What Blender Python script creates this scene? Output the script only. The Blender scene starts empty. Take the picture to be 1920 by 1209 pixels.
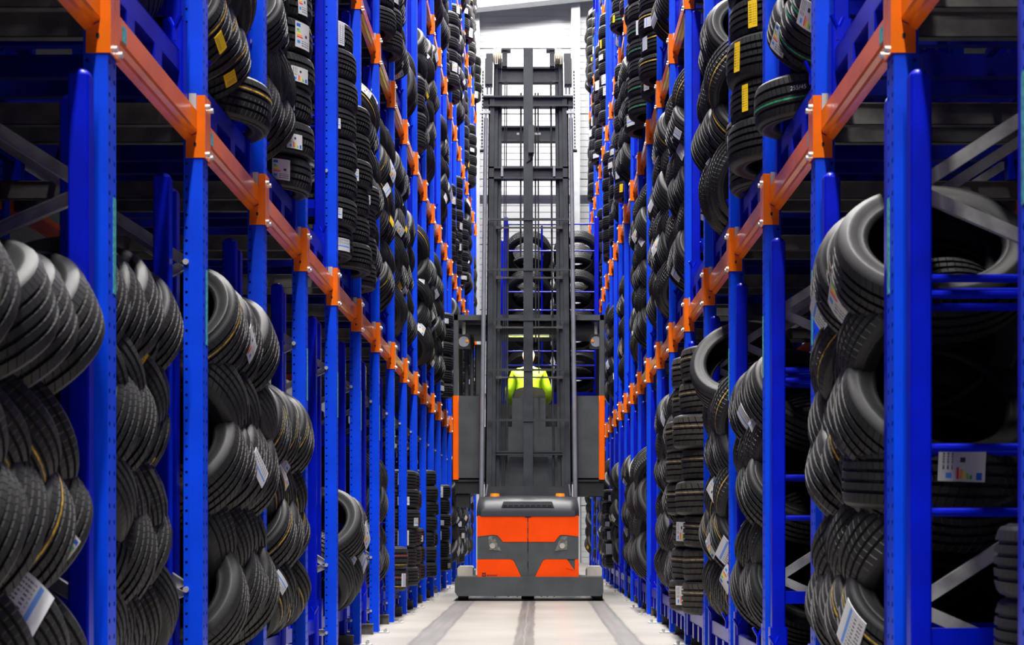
import bpy, math, random
import numpy as np
from mathutils import Vector, Matrix
from mathutils.bvhtree import BVHTree

SC = bpy.context.scene
COL = SC.collection
PI = math.pi

# ------------------------------------------------------------------ camera
F, VX, VY, CH = 3020.0, 1009.0, 990.0, 0.90       # focal length in pixels, vanishing point, lens height
cam_d = bpy.data.cameras.new('camera')
cam = bpy.data.objects.new('camera', cam_d); COL.objects.link(cam)
cam.location = (0, 0, CH); cam.rotation_euler = (PI/2, 0, 0)
cam_d.sensor_fit = 'HORIZONTAL'; cam_d.sensor_width = 36.0
cam_d.lens = F/1920*36.0
cam_d.shift_x = -(VX-960)/1920
cam_d.shift_y = (VY-604.5)/1920
cam_d.clip_end = 200
cam_d.dof.use_dof = True; cam_d.dof.focus_distance = 12.5; cam_d.dof.aperture_fstop = 6.3
SC.camera = cam

# ------------------------------------------------------------------ light and exposure
SC.view_settings.view_transform = 'Standard'; SC.view_settings.look = 'None'
SC.view_settings.gamma = 1.0; SC.view_settings.use_curve_mapping = False
SC.view_settings.exposure = 0.63
world = bpy.data.worlds.new('warehouse_air'); SC.world = world; world.use_nodes = True
world.node_tree.nodes['Background'].inputs[0].default_value = (0.75, 0.82, 1.0, 1)
world.node_tree.nodes['Background'].inputs[1].default_value = 0.05

def area(name, loc, sx, sy, power, color=(1, 0.97, 0.93), rot=(0, 0, 0), spread=180):
    l = bpy.data.lights.new(name, 'AREA'); l.shape = 'RECTANGLE'; l.size = sx; l.size_y = sy
    l.energy = power; l.color = color; l.spread = math.radians(spread)
    o = bpy.data.objects.new(name, l); COL.objects.link(o); o.location = loc; o.rotation_euler = rot
    return o
LAMPS = []
for k in range(13):                                  # line of luminaires over the middle of the aisle
    LAMPS.append((-0.12, -11.0+3.6*k, 12.8, 0.45, 2.4, 400))
for x in (-2.6, 0.0, 2.6):                           # and an added, unseen row to brighten the end wall
    LAMPS.append((x, 38.3, 15.25, 2.0, 0.5, 340))
for (x, y, z, sx, sy, p) in LAMPS:
    area('luminaire_light', (x, y, z), sx, sy, p, spread=138 if y < 37 else 180)

# ------------------------------------------------------------------ helpers
def tag(o, label=None, cat=None, group=None, kind=None):
    if label: o['label'] = label
    if cat: o['category'] = cat
    if group: o['group'] = group
    if kind: o['kind'] = kind
    return o
def empty(name, loc=(0, 0, 0), rz=0.0, parent=None):
    o = bpy.data.objects.new(name, None); COL.objects.link(o)
    o.location = loc; o.rotation_euler = (0, 0, rz); o.empty_display_size = 0.1
    if parent: o.parent = parent
    return o
def link(name, me, parent=None, loc=None, rz=None):
    o = bpy.data.objects.new(name, me); COL.objects.link(o)
    if parent: o.parent = parent
    if loc is not None: o.location = loc
    if rz is not None: o.rotation_euler = (0, 0, rz)
    return o
ORD = ['nearest', 'second', 'third', 'fourth', 'fifth', 'sixth', 'seventh', 'eighth', 'ninth', 'tenth', 'eleventh', 'twelfth', 'thirteenth',
       'fourteenth', 'fifteenth', 'sixteenth', 'seventeenth', 'eighteenth', 'nineteenth', 'twentieth', 'twenty-first', 'twenty-second', 'twenty-third', 'twenty-fourth']
NTH = ['first']+ORD[1:]

def bay_name(b): return ORD[b+1]+' bay' if b >= -1 else '%s bay behind the camera' % NTH[-2-b]
class MB:
    def __init__(s): s.v = []; s.f = []; s.m = []
    def add(s, vs, fs, m=0):
        b = len(s.v); s.v += [tuple(p) for p in vs]; s.f += [tuple(i+b for i in f) for f in fs]; s.m += [m]*len(fs)
        return s
    def box(s, x0, x1, y0, y1, z0, z1, m=0):
        v = [(x, y, z) for z in (z0, z1) for y in (y0, y1) for x in (x0, x1)]
        return s.add(v, [(0, 2, 3, 1), (4, 5, 7, 6), (0, 1, 5, 4), (2, 6, 7, 3), (0, 4, 6, 2), (1, 3, 7, 5)], m)
    def bar(s, p, q, w, h, up=(0, 0, 1), m=0):       # rectangular bar from p to q
        p, q = Vector(p), Vector(q); d = (q-p).normalized(); a = d.cross(Vector(up))
        if a.length < 1e-5: a = d.cross(Vector((1, 0, 0)))
        a.normalize(); b = a.cross(d)
        v = [e+a*(i*w/2)+b*(j*h/2) for e in (p, q) for i, j in ((-1, -1), (1, -1), (1, 1), (-1, 1))]
        return s.add(v, [(3, 2, 1, 0), (4, 5, 6, 7), (0, 1, 5, 4), (1, 2, 6, 5), (2, 3, 7, 6), (3, 0, 4, 7)], m)
    def cyl(s, p, q, r, n=12, r2=None, m=0, caps=True):
        p, q = Vector(p), Vector(q); d = (q-p).normalized(); a = d.orthogonal().normalized(); b = d.cross(a)
        r2 = r if r2 is None else r2
        v = [p+(a*math.cos(t)+b*math.sin(t))*r for t in [2*PI*k/n for k in range(n)]]
        v += [q+(a*math.cos(t)+b*math.sin(t))*r2 for t in [2*PI*k/n for k in range(n)]]
        f = [(k, (k+1) % n, n+(k+1) % n, n+k) for k in range(n)]
        if caps: f += [tuple(range(n-1, -1, -1)), tuple(range(n, 2*n))]
        return s.add(v, f, m)
    def tube(s, pts, r, n=8, m=0):
        for a, b in zip(pts[:-1], pts[1:]): s.cyl(a, b, r, n, m=m)
        return s
    def prism(s, poly, axis, a0, a1, m=0):           # poly: 2-D points; axis 'x': (y,z), 'y': (x,z), 'z': (x,y)
        n = len(poly)
        area2 = sum(poly[i][0]*poly[(i+1) % n][1]-poly[(i+1) % n][0]*poly[i][1] for i in range(n))
        if area2 < 0: poly = poly[::-1]
        g = {'x': lambda u, w, a: (a, u, w), 'y': lambda u, w, a: (u, a, w), 'z': lambda u, w, a: (u, w, a)}[axis]
        v = [g(u, w, a0) for u, w in poly]+[g(u, w, a1) for u, w in poly]
        f = [(k, (k+1) % n, n+(k+1) % n, n+k) for k in range(n)]+[tuple(range(n-1, -1, -1)), tuple(range(n, 2*n))]
        if axis == 'y': f = [t[::-1] for t in f]
        return s.add(v, f, m)
    def rbox(s, x0, x1, y0, y1, z0, z1, c=0.006, m=0):  # vertical bar with chamfered vertical edges
        p = [(x0+c, y0), (x1-c, y0), (x1, y0+c), (x1, y1-c), (x1-c, y1), (x0+c, y1), (x0, y1-c), (x0, y0+c)]
        return s.prism(p, 'z', z0, z1, m)
    def mesh(s, name, mats, smooth=False):
        me = bpy.data.meshes.new(name); me.from_pydata(s.v, [], s.f)
        for mt in (mats if isinstance(mats, (list, tuple)) else [mats]): me.materials.append(mt)
        if any(s.m): me.polygons.foreach_set('material_index', s.m)
        if smooth: me.shade_smooth(); me.set_sharp_from_angle(angle=math.radians(35))
        me.update()
        return me
    def build(s, name, mats, parent=None, loc=None, rz=None, smooth=False):
        return link(name, s.mesh(name, mats, smooth), parent, loc, rz)

# ------------------------------------------------------------------ materials
def mat(name, col, rough=0.5, metal=0.0, var=0.12, scale=6.0, bump=0.0, bscale=60.0, coat=0.0, spec=0.5, stretch=None, dirt=None):
    m = bpy.data.materials.new(name); m.use_nodes = True; nt = m.node_tree; N = nt.nodes; L = nt.links
    b = N['Principled BSDF']; b.inputs['Roughness'].default_value = rough; b.inputs['Metallic'].default_value = metal
    b.inputs['Specular IOR Level'].default_value = spec
    if coat: b.inputs['Coat Weight'].default_value = coat; b.inputs['Coat Roughness'].default_value = 0.12
    tc = N.new('ShaderNodeTexCoord'); no = N.new('ShaderNodeTexNoise'); no.inputs['Scale'].default_value = scale
    no.inputs['Detail'].default_value = 5
    src = tc.outputs['Object']
    if stretch:
        mp = N.new('ShaderNodeMapping'); mp.inputs['Scale'].default_value = stretch; L.new(src, mp.inputs[0]); src = mp.outputs[0]
    L.new(src, no.inputs['Vector'])
    mx = N.new('ShaderNodeMix'); mx.data_type = 'RGBA'
    d = dirt if dirt else tuple(c*(1-var*2) for c in col)
    mx.inputs[6].default_value = (*d, 1); mx.inputs[7].default_value = (*[min(1, c*(1+var)) for c in col], 1)
    rp = N.new('ShaderNodeMapRange'); rp.inputs[1].default_value = 0.3; rp.inputs[2].default_value = 0.62
    L.new(no.outputs[0], rp.inputs[0]); L.new(rp.outputs[0], mx.inputs[0]); L.new(mx.outputs[2], b.inputs['Base Color'])
    if bump:
        n2 = N.new('ShaderNodeTexNoise'); n2.inputs['Scale'].default_value = bscale; L.new(src, n2.inputs['Vector'])
        bp = N.new('ShaderNodeBump'); bp.inputs['Strength'].default_value = bump; bp.inputs['Distance'].default_value = 0.01
        L.new(n2.outputs[0], bp.inputs['Height']); L.new(bp.outputs[0], b.inputs['Normal'])
    return m
M = {}
M['blue'] = mat('blue_rack_paint', (0.0, 0.056, 0.76), 0.40, var=0.10, scale=3, spec=0.22)
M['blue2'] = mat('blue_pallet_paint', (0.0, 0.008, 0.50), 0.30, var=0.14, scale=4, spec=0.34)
M['blue2_shade'] = mat('shaded_blue_pallet_paint', (0.0, 0.004, 0.20), 0.42, var=0.2, scale=4, spec=0.3)  # pallet blue darkened: interior shade put into the base parts' colour
M['orange'] = mat('orange_beam_paint', (0.84, 0.16, 0.004), 0.23, var=0.08, scale=4, spec=0.55)
M['galv'] = mat('galvanised_steel', (0.50, 0.50, 0.48), 0.45, metal=0.35, var=0.14, scale=14)
M['galv2'] = mat('shade_darkened_galvanised_steel', (0.115, 0.11, 0.10), 0.6, metal=0.1, var=0.2, scale=10)  # galvanised steel darkened so support bars read as shaded rack interior
M['zinc'] = mat('zinc_bolt', (0.72, 0.72, 0.70), 0.3, metal=0.6, var=0.1, scale=20)
M['dark'] = mat('dark_slot', (0.004, 0.004, 0.012), 0.8, var=0.1)
M['teal'] = mat('teal_tag', (0.05, 0.36, 0.40), 0.5, var=0.3, scale=60)
M['grey'] = mat('truck_grey', (0.062, 0.070, 0.073), 0.42, var=0.10, scale=5)
M['grey2'] = mat('truck_mast_grey', (0.048, 0.054, 0.058), 0.38, metal=0.15, var=0.16, scale=5)
M['steel'] = mat('cylinder_steel', (0.40, 0.42, 0.45), 0.32, metal=0.5, var=0.08)
M['hood'] = mat('hood_dark_gloss', (0.03, 0.034, 0.042), 0.40, var=0.06, spec=0.45)
M['torange'] = mat('truck_orange', (0.95, 0.070, 0.0), 0.42, var=0.05, scale=3, spec=0.18)
M['torange2'] = mat('truck_strip_orange', (0.95, 0.13, 0.0), 0.45, var=0.05, scale=3, spec=0.2)
M['black'] = mat('black_plastic', (0.012, 0.012, 0.013), 0.6, var=0.2)
M['rubberw'] = mat('wheel_rubber', (0.02, 0.02, 0.02), 0.7, var=0.2)
M['amber'] = mat('amber_lens', (0.95, 0.30, 0.02), 0.25, var=0.05)
M['lens'] = mat('lamp_lens', (0.16, 0.16, 0.14), 0.15, var=0.3, scale=25)
M['cream'] = mat('cream_pulley', (0.80, 0.72, 0.45), 0.45, var=0.08)
M['beige'] = mat('beige_box', (0.42, 0.39, 0.34), 0.6, var=0.12)
M['hivis'] = mat('hi_vis_yellow', (0.62, 0.95, 0.01), 0.75, var=0.06, scale=12)
M['cloth'] = mat('dark_trousers', (0.03, 0.035, 0.05), 0.85, var=0.2)
M['skin'] = mat('skin', (0.62, 0.36, 0.26), 0.55, var=0.06)
M['seat'] = mat('seat_vinyl', (0.10, 0.085, 0.075), 0.6, var=0.1)
M['wall'] = mat('white_wall_sheet', (0.66, 0.67, 0.69), 0.55, var=0.03, scale=1.2)
M['wallsteel'] = mat('painted_wall_steel', (0.70, 0.73, 0.76), 0.5, var=0.05)
M['shell'] = mat('shade_darkened_wall_sheet', (0.030, 0.031, 0.034), 0.95, var=0.08, spec=0.05)  # shell coloured near black in place of shade behind the racks
M['wood'] = mat('plywood', (0.42, 0.26, 0.12), 0.7, var=0.15, scale=3, stretch=(8, 8, 0.6))
M['paper'] = mat('white_paper', (0.78, 0.78, 0.76), 0.7, var=0.05)

def glass_mat():
    m = bpy.data.materials.new('cab_window_glass'); m.use_nodes = True; nt = m.node_tree; N = nt.nodes
    for n in list(N): N.remove(n)
    o = N.new('ShaderNodeOutputMaterial'); t = N.new('ShaderNodeBsdfTransparent'); t.inputs[0].default_value = (0.93, 0.95, 0.95, 1)
    g = N.new('ShaderNodeBsdfGlossy'); g.inputs['Roughness'].default_value = 0.03; mx = N.new('ShaderNodeMixShader')
    fr = N.new('ShaderNodeFresnel'); fr.inputs[0].default_value = 1.45
    nt.links.new(fr.outputs[0], mx.inputs[0]); nt.links.new(t.outputs[0], mx.inputs[1]); nt.links.new(g.outputs[0], mx.inputs[2]); nt.links.new(mx.outputs[0], o.inputs[0])
    return m
M['glass'] = glass_mat()

def rubber(name, col, rough, sipes, tread=True, dust=0.0):
    """black rubber; on the tread fine lateral sipes run across the blocks (UV: u round the tyre, v across it)"""
    m = bpy.data.materials.new(name); m.use_nodes = True; nt = m.node_tree; N = nt.nodes; L = nt.links
    b = N['Principled BSDF']; b.inputs['Roughness'].default_value = rough; b.inputs['Specular IOR Level'].default_value = 0.34
    tc = N.new('ShaderNodeTexCoord'); no = N.new('ShaderNodeTexNoise'); no.inputs['Scale'].default_value = 9; no.inputs['Detail'].default_value = 4
    L.new(tc.outputs['Object'], no.inputs['Vector'])
    oi = N.new('ShaderNodeObjectInfo')
    ad = N.new('ShaderNodeMath'); ad.operation = 'MULTIPLY_ADD'; ad.inputs[1].default_value = 0.35; L.new(oi.outputs['Random'], ad.inputs[0]); L.new(no.outputs[0], ad.inputs[2])
    cr = N.new('ShaderNodeValToRGB'); cr.color_ramp.elements[0].position = 0.35; cr.color_ramp.elements[1].position = 1.0
    cr.color_ramp.elements[0].color = (*[c*0.65 for c in col], 1); cr.color_ramp.elements[1].color = (*[c*1.6 for c in col], 1)
    L.new(ad.outputs[0], cr.inputs[0]); L.new(cr.outputs[0], b.inputs['Base Color'])
    if tread:
        uv = N.new('ShaderNodeUVMap'); sp = N.new('ShaderNodeSeparateXYZ'); L.new(uv.outputs[0], sp.inputs[0])
        # |v-.5| slants the sipes away from the middle rib
        v5 = N.new('ShaderNodeMath'); v5.operation = 'SUBTRACT'; v5.inputs[1].default_value = 0.5; L.new(sp.outputs[1], v5.inputs[0])
        ab = N.new('ShaderNodeMath'); ab.operation = 'ABSOLUTE'; L.new(v5.outputs[0], ab.inputs[0])
        mu = N.new('ShaderNodeMath'); mu.operation = 'MULTIPLY'; mu.inputs[1].default_value = sipes; L.new(sp.outputs[0], mu.inputs[0])
        sl = N.new('ShaderNodeMath'); sl.operation = 'MULTIPLY_ADD'; sl.inputs[1].default_value = 1.8; L.new(ab.outputs[0], sl.inputs[0]); L.new(mu.outputs[0], sl.inputs[2])
        fr = N.new('ShaderNodeMath'); fr.operation = 'FRACT'; L.new(sl.outputs[0], fr.inputs[0])
        gt = N.new('ShaderNodeMapRange'); gt.inputs[1].default_value = 0.0; gt.inputs[2].default_value = 0.14; L.new(fr.outputs[0], gt.inputs[0])
        bp = N.new('ShaderNodeBump'); bp.inputs['Strength'].default_value = 1.0; bp.inputs['Distance'].default_value = 0.007
        L.new(gt.outputs[0], bp.inputs['Height']); L.new(bp.outputs[0], b.inputs['Normal'])
    return m
M['tread'] = rubber('tread_rubber', (0.0135, 0.0135, 0.014), 0.56, 70)
M['tread2'] = rubber('coarse_tread_rubber', (0.030, 0.027, 0.022), 0.62, 36)
M['side'] = rubber('sidewall_rubber', (0.011, 0.011, 0.012), 0.55, 0, tread=False)
for n, c in (('yellow', (0.50, 0.30, 0.02)), ('green', (0.02, 0.30, 0.12)), ('red', (0.45, 0.04, 0.06)), ('brown', (0.22, 0.16, 0.08))):
    M[n] = mat(n+'_tread_line', c, 0.6, var=0.35, scale=40)

def sticker_mat(name, base, kind):
    """printed paper label: flat print only, laid out in the label's own UV"""
    m = bpy.data.materials.new(name); m.use_nodes = True; nt = m.node_tree; N = nt.nodes; L = nt.links
    b = N['Principled BSDF']; b.inputs['Roughness'].default_value = 0.55
    uv = N.new('ShaderNodeUVMap'); sp = N.new('ShaderNodeSeparateXYZ'); L.new(uv.outputs[0], sp.inputs[0])
    def math_(op, a, c):
        n = N.new('ShaderNodeMath'); n.operation = op
        for k, t in enumerate((a, c)):
            if isinstance(t, (int, float)): n.inputs[k].default_value = t
            else: L.new(t, n.inputs[k])
        return n.outputs[0]
    def inside(u0, u1, v0, v1):
        a = math_('MULTIPLY', math_('GREATER_THAN', sp.outputs[0], u0), math_('LESS_THAN', sp.outputs[0], u1))
        c = math_('MULTIPLY', math_('GREATER_THAN', sp.outputs[1], v0), math_('LESS_THAN', sp.outputs[1], v1))
        return math_('MULTIPLY', a, c)
    cur = None
    def over(colr, mask):
        nonlocal cur
        mx = N.new('ShaderNodeMix'); mx.data_type = 'RGBA'; L.new(mask, mx.inputs[0])
        if cur is None: mx.inputs[6].default_value = (*base, 1)
        else: L.new(cur, mx.inputs[6])
        mx.inputs[7].default_value = (*colr, 1); cur = mx.outputs[2]
    tx = N.new('ShaderNodeTexNoise'); tx.inputs['Scale'].default_value = 26; tx.inputs['Detail'].default_value = 0; mp = N.new('ShaderNodeMapping')
    mp.inputs['Scale'].default_value = (1, 0.35, 1); L.new(uv.outputs[0], mp.inputs[0]); L.new(mp.outputs[0], tx.inputs['Vector'])
    tx.inputs['Scale'].default_value = 18; mp.inputs['Scale'].default_value = (1.6, 0.02, 1)
    word = math_('GREATER_THAN', tx.outputs[0], 0.44)          # words along each printed line
    line = math_('LESS_THAN', math_('FRACT', math_('MULTIPLY', sp.outputs[1], 11.0), 0), 0.42)
    ink = math_('MULTIPLY', word, line)
    if kind == 'energy':
        over((0.02, 0.12, 0.5), inside(0.06, 0.30, 0.80, 0.93))
        for k, c in enumerate(((0.02, 0.35, 0.08), (0.25, 0.6, 0.05), (0.85, 0.75, 0.02), (0.9, 0.35, 0.02), (0.75, 0.03, 0.03))):
            over(c, inside(0.08, 0.22+0.06*k, 0.66-0.07*k, 0.715-0.07*k))
        over((0.03, 0.03, 0.03), inside(0.62, 0.78, 0.45, 0.56))
        over((0.05, 0.25, 0.7), inside(0.10, 0.28, 0.16, 0.28))
        over((0.06, 0.06, 0.06), math_('MULTIPLY', ink, inside(0.38, 0.92, 0.08, 0.30)))
    elif kind == 'bar':
        over((0.12, 0.28, 0.7), inside(0.30, 0.42, 0.05, 0.95))
        over((0.06, 0.06, 0.06), math_('MULTIPLY', ink, inside(0.48, 0.92, 0.08, 0.92)))
    elif kind == 'yellow':
        over((0.03, 0.03, 0.02), math_('MULTIPLY', ink, inside(0.10, 0.42, 0.15, 0.85)))
        over((0.35, 0.22, 0.0), math_('MULTIPLY', ink, inside(0.5, 0.9, 0.1, 0.9)))
    L.new(cur, b.inputs['Base Color'])
    return m
M['lab_energy'] = sticker_mat('white_energy_label', (0.58, 0.58, 0.58), 'energy')
M['lab_bar'] = sticker_mat('white_printed_label', (0.60, 0.61, 0.64), 'bar')
M['lab_yellow'] = sticker_mat('yellow_printed_label', (0.86, 0.56, 0.01), 'yellow')

# ------------------------------------------------------------------ the building
AL, AR = -1.368, 1.131                 # aisle faces of the two racks
ACX = (AL+AR)/2
Y0, D = 5.22, 1.45                     # first upright, bay length
NB = 21                                # last upright index
BF = -6                                # the racks run on unseen past the camera, added to block light
def py(i): return Y0+D*i
XW0, XW1, YB, YE, ZC = -8.0, 8.0, -13.0, 42.0, 15.6

def floor_mat():
    m = mat('concrete_floor', (0.285, 0.265, 0.235), 0.48, var=0.06, scale=0.9, bump=0.05, bscale=40, dirt=(0.225, 0.21, 0.19))
    nt = m.node_tree; N = nt.nodes; L = nt.links; b = N['Principled BSDF']
    src = b.inputs['Base Color'].links[0].from_socket
    g = N.new('ShaderNodeNewGeometry'); sp = N.new('ShaderNodeSeparateXYZ'); L.new(g.outputs['Position'], sp.inputs[0])
    wob = N.new('ShaderNodeTexNoise'); wob.inputs['Scale'].default_value = 1.3; wob.inputs['Detail'].default_value = 6; L.new(g.outputs['Position'], wob.inputs['Vector'])
    def mth(op, a, c):
        n = N.new('ShaderNodeMath'); n.operation = op
        for k, t in enumerate((a, c)):
            if isinstance(t, (int, float)): n.inputs[k].default_value = t
            else: L.new(t, n.inputs[k])
        return n.outputs[0]
    xw = mth('ADD', sp.outputs[0], mth('MULTIPLY', mth('SUBTRACT', wob.outputs[0], 0.5), 0.05))
    streak = N.new('ShaderNodeTexNoise'); streak.inputs['Scale'].default_value = 1.0; streak.inputs['Detail'].default_value = 5
    mp = N.new('ShaderNodeMapping'); mp.inputs['Scale'].default_value = (22, 0.7, 1); L.new(g.outputs['Position'], mp.inputs[0]); L.new(mp.outputs[0], streak.inputs['Vector'])
    def band(c, hw, soft, colr, amt, mod=True):
        nonlocal src
        dd = mth('ABSOLUTE', mth('SUBTRACT', xw, c), 0)
        r = N.new('ShaderNodeMapRange'); r.inputs[1].default_value = hw; r.inputs[2].default_value = hw+soft; r.inputs[3].default_value = amt; r.inputs[4].default_value = 0
        L.new(dd, r.inputs[0]); k = r.outputs[0]
        if mod: k = mth('MULTIPLY', k, mth('ADD', mth('MULTIPLY', streak.outputs[0], 1.1), 0.35))
        mx = N.new('ShaderNodeMix'); mx.data_type = 'RGBA'; L.new(k, mx.inputs[0]); L.new(src, mx.inputs[6]); mx.inputs[7].default_value = (*colr, 1); src = mx.outputs[2]
    band(-0.90, 0.10, 0.03, (0.12, 0.115, 0.115), 0.70)      # wheel tracks left by the truck
    band(-1.00, 0.008, 0.012, (0.10, 0.095, 0.10), 0.6)
    band(-0.80, 0.008, 0.012, (0.10, 0.095, 0.10), 0.5)
    band(0.72, 0.085, 0.03, (0.12, 0.115, 0.115), 0.70)
    band(0.80, 0.008, 0.012, (0.10, 0.095, 0.10), 0.6)
    band(0.63, 0.008, 0.012, (0.10, 0.095, 0.10), 0.5)
    band(-0.115, 0.07, 0.02, (0.075, 0.065, 0.062), 0.88)    # guide-wire strip
    band(-0.115, 0.004, 0.004, (0.22, 0.19, 0.17), 0.7, False)
    band(0.26, 0.05, 0.06, (0.32, 0.22, 0.19), 0.45)
    L.new(src, b.inputs['Base Color'])
    return m
def struct(name, mb, m, smooth=False):
    o = mb.build(name, m, smooth=smooth); o['kind'] = 'structure'; return o
tag(struct('floor', MB().box(XW0, XW1, YB, YE, -0.2, 0.0), floor_mat()), 'pale concrete warehouse floor with dark wheel tracks')
tag(struct('wall_left', MB().box(XW0-0.2, XW0, YB, YE, 0, ZC), M['shell']), 'shade-darkened side wall behind the left rack')
tag(struct('wall_right', MB().box(XW1, XW1+0.2, YB, YE, 0, ZC), M['shell']), 'shade-darkened side wall behind the right rack')
tag(struct('wall_back', MB().box(XW0, XW1, YB-0.2, YB, 0, ZC), M['shell']), 'shade-darkened wall behind the cross aisle')
tag(struct('ceiling', MB().box(XW0, XW1, YB, YE, ZC, ZC+0.2), M['shell']), 'shade-darkened warehouse roof deck')
wall = tag(struct('wall_end', MB().box(XW0, XW1, YE, YE+0.2, 0, ZC), M['wall']), 'white panelled end wall closing the aisle')
z = 0.0; k = 0
hs = [1.5]+[1.70]*9
for h in hs:                                                       # horizontal white cladding sheets, fine ribs on each
    mb = MB(); z1 = min(z+h-0.025, ZC-0.02)
    nrib = 10; y_ = YE-0.05
    for r in range(nrib):
        a = z+(z1-z)*r/nrib; b_ = z+(z1-z)*(r+0.86)/nrib
        mb.box(-4.2, 4.2, y_, YE, a, b_)
    mb.box(-4.2, 4.2, y_+0.012, YE, z, z1)
    p = mb.build('wall_panel', M['wall'], wall); z += h
    if z >= ZC-0.1: break
def P(px, pyy, Y): return ((px-VX)*Y/F, Y, CH+(VY-pyy)*Y/F)
xa, xb = P(1071, 0, 41.6)[0], P(1087, 0, 41.6)[0]
struct('steel_column', MB().box(xa, xb, 41.45, 41.47, 0, ZC).box(xa, xb, 41.78, 41.8, 0, ZC).box((xa+xb)/2-0.01, (xa+xb)/2+0.01, 41.47, 41.78, 0, ZC), M['wallsteel'])
xa, xb = P(890, 0, 41.6)[0], P(899, 0, 41.6)[0]
struct('steel_column', MB().box(xa, xb, 41.5, 41.52, 0, ZC).box(xa, xb, 41.8, 41.82, 0, ZC).box((xa+xb)/2-0.008, (xa+xb)/2+0.008, 41.52, 41.8, 0, ZC), M['wallsteel'])
mb = MB(); zl, zr = P(876, 23, 41.3)[2], P(1071, 3, 41.3)[2]; xl, xr = P(876, 23, 41.3)[0], P(1071, 3, 41.3)[0]; sl = (zr-zl)/(xr-xl)
mb.add([(x, y, zl+(x-xl)*sl+h) for y in (41.0, 41.4) for h in (0, 0.75) for x in (-4.5, 4.5)], [(0, 1, 3, 2), (4, 6, 7, 5), (0, 4, 5, 1), (2, 3, 7, 6), (0, 2, 6, 4), (1, 5, 7, 3)])
struct('roof_rafter', mb, M['wallsteel'])
for (xg, zg) in ((0, 4.4), (0, 9.55)):
    struct('wall_girt', MB().box(-4.2, 4.2, 41.82, 41.95, zg, zg+0.12), M['wallsteel'])
for k, (x, y, zz, sx, sy, p) in enumerate(LAMPS):
    mb = MB().box(x-sx/2-0.03, x+sx/2+0.03, y-sy/2-0.03, y+sy/2+0.03, zz+0.012, zz+0.12)
    for e in (-1, 1): mb.cyl((x, y+e*sy*0.4, zz+0.12), (x, y+e*sy*0.4, ZC), 0.006, 6)
    tag(mb.build('ceiling_luminaire', M['wallsteel']), ('long white luminaire hung over the aisle, %s of the line' % NTH[k]) if k < 13 else 'added unseen luminaire brightening the end wall, %s across' % NTH[k-13], 'lamp', 'luminaires')

# ------------------------------------------------------------------ racking: upright frames
HP = 10.9
def holed(mb, o, u, zlen, w, p, u0, r, flip=False, n=8):
    """vertical strip (width w along u, from o) with round holes at pitch p"""
    cells = int(zlen/p); o = Vector(o); u = Vector(u); up = Vector((0, 0, 1))
    for c in range(cells):
        z0, z1 = c*p, (c+1)*p; zc = (z0+z1)/2
        ring = [(u0+r*math.cos(2*PI*k/8), zc+r*1.1*math.sin(2*PI*k/8)) for k in range(8)]
        rect = [(w, zc), (w, z1), (u0, z1), (0, z1), (0, zc), (0, z0), (u0, z0), (w, z0)]
        v = [o+u*a+up*b for a, b in ring+rect]
        f = [(k, 8+k, 8+(k+1) % 8, (k+1) % 8) for k in range(8)]
        if flip: f = [t[::-1] for t in f]
        mb.add(v, f)
    if cells*p < zlen-1e-4:
        v = [o+u*a+up*b for a, b in ((0, cells*p), (w, cells*p), (w, zlen), (0, zlen))]
        mb.add(v, [(3, 2, 1, 0) if flip else (0, 1, 2, 3)])
mb = MB()
hw, d1, d2, fw = 0.050, 0.057, 0.080, 0.043
PZ = 0.0525
holed(mb, (0, hw, 0), (0, -1, 0), HP, hw, PZ, hw*0.42, 0.008, False)            # aisle face, two slot columns
holed(mb, (0, 0, 0), (0, -1, 0), HP, hw, PZ, hw*0.58, 0.008, False)
for sg in (-1, 1):
    mb.add([(0, sg*hw, 0), (d1, sg*hw, 0), (d1, sg*hw, HP), (0, sg*hw, HP)], [(0, 1, 2, 3) if sg < 0 else (3, 2, 1, 0)])
    mb.add([(d1, sg*hw, 0), (d1, sg*fw, 0), (d1, sg*fw, HP), (d1, sg*hw, HP)], [(0, 1, 2, 3) if sg < 0 else (3, 2, 1, 0)])
    holed(mb, (d1, sg*fw, 0), (1, 0, 0), HP, d2-d1, PZ, 0.011, 0.0058, sg > 0)
mb.add([(d2, -fw, 0), (d2, fw, 0), (d2, fw, HP), (d2, -fw, HP)], [(0, 1, 2, 3)])
mb.add([(0, -hw, HP), (d1, -hw, HP), (d1, hw, HP), (0, hw, HP)], [(0, 1, 2, 3)])
POST_ME = mb.mesh('post', M['blue'])
FD = 1.237                                            # bolt to bolt depth of the frame
XB = 0.068
def chan(p, q):                                       # light C-channel brace in the frame plane
    m_ = MB(); p, q = Vector(p), Vector(q); d = (q-p).normalized(); n = Vector((0, 1, 0)).cross(d)
    m_.bar(p-Vector((0, 0.012, 0)), q-Vector((0, 0.012, 0)), 0.003, 0.042, n)
    for e in (-1, 1):
        m_.bar(p+n*(e*0.0195), q+n*(e*0.0195), 0.024, 0.003, n)
    return m_
BR_UP = chan((XB, 0, 0), (XB+FD, 0, 0.80)).mesh('brace', M['galv'])
BR_DN = chan((XB+FD, 0, 0.80), (XB, 0, 1.336)).mesh('brace', M['galv'])
BR_H = chan((XB, 0, 0), (XB+FD, 0, 0)).mesh('bottom_strut', M['galv'])
mb = MB().box(-0.085, 0.10, -0.075, 0.075, 0.0, 0.008)
mb.cyl((-0.052, -0.03, 0.008), (-0.052, -0.03, 0.035), 0.011, 6).cyl((-0.052, 0.04, 0.008), (-0.052, 0.04, 0.03), 0.011, 6)
FOOT_ME = mb.mesh('foot_plate', M['galv'])
mb = MB()
zb = 0.65
while zb < HP-0.2:
    mb.cyl((XB, -0.060, zb), (XB, -0.040, zb), 0.0125, 8); zb += 1.336
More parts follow.
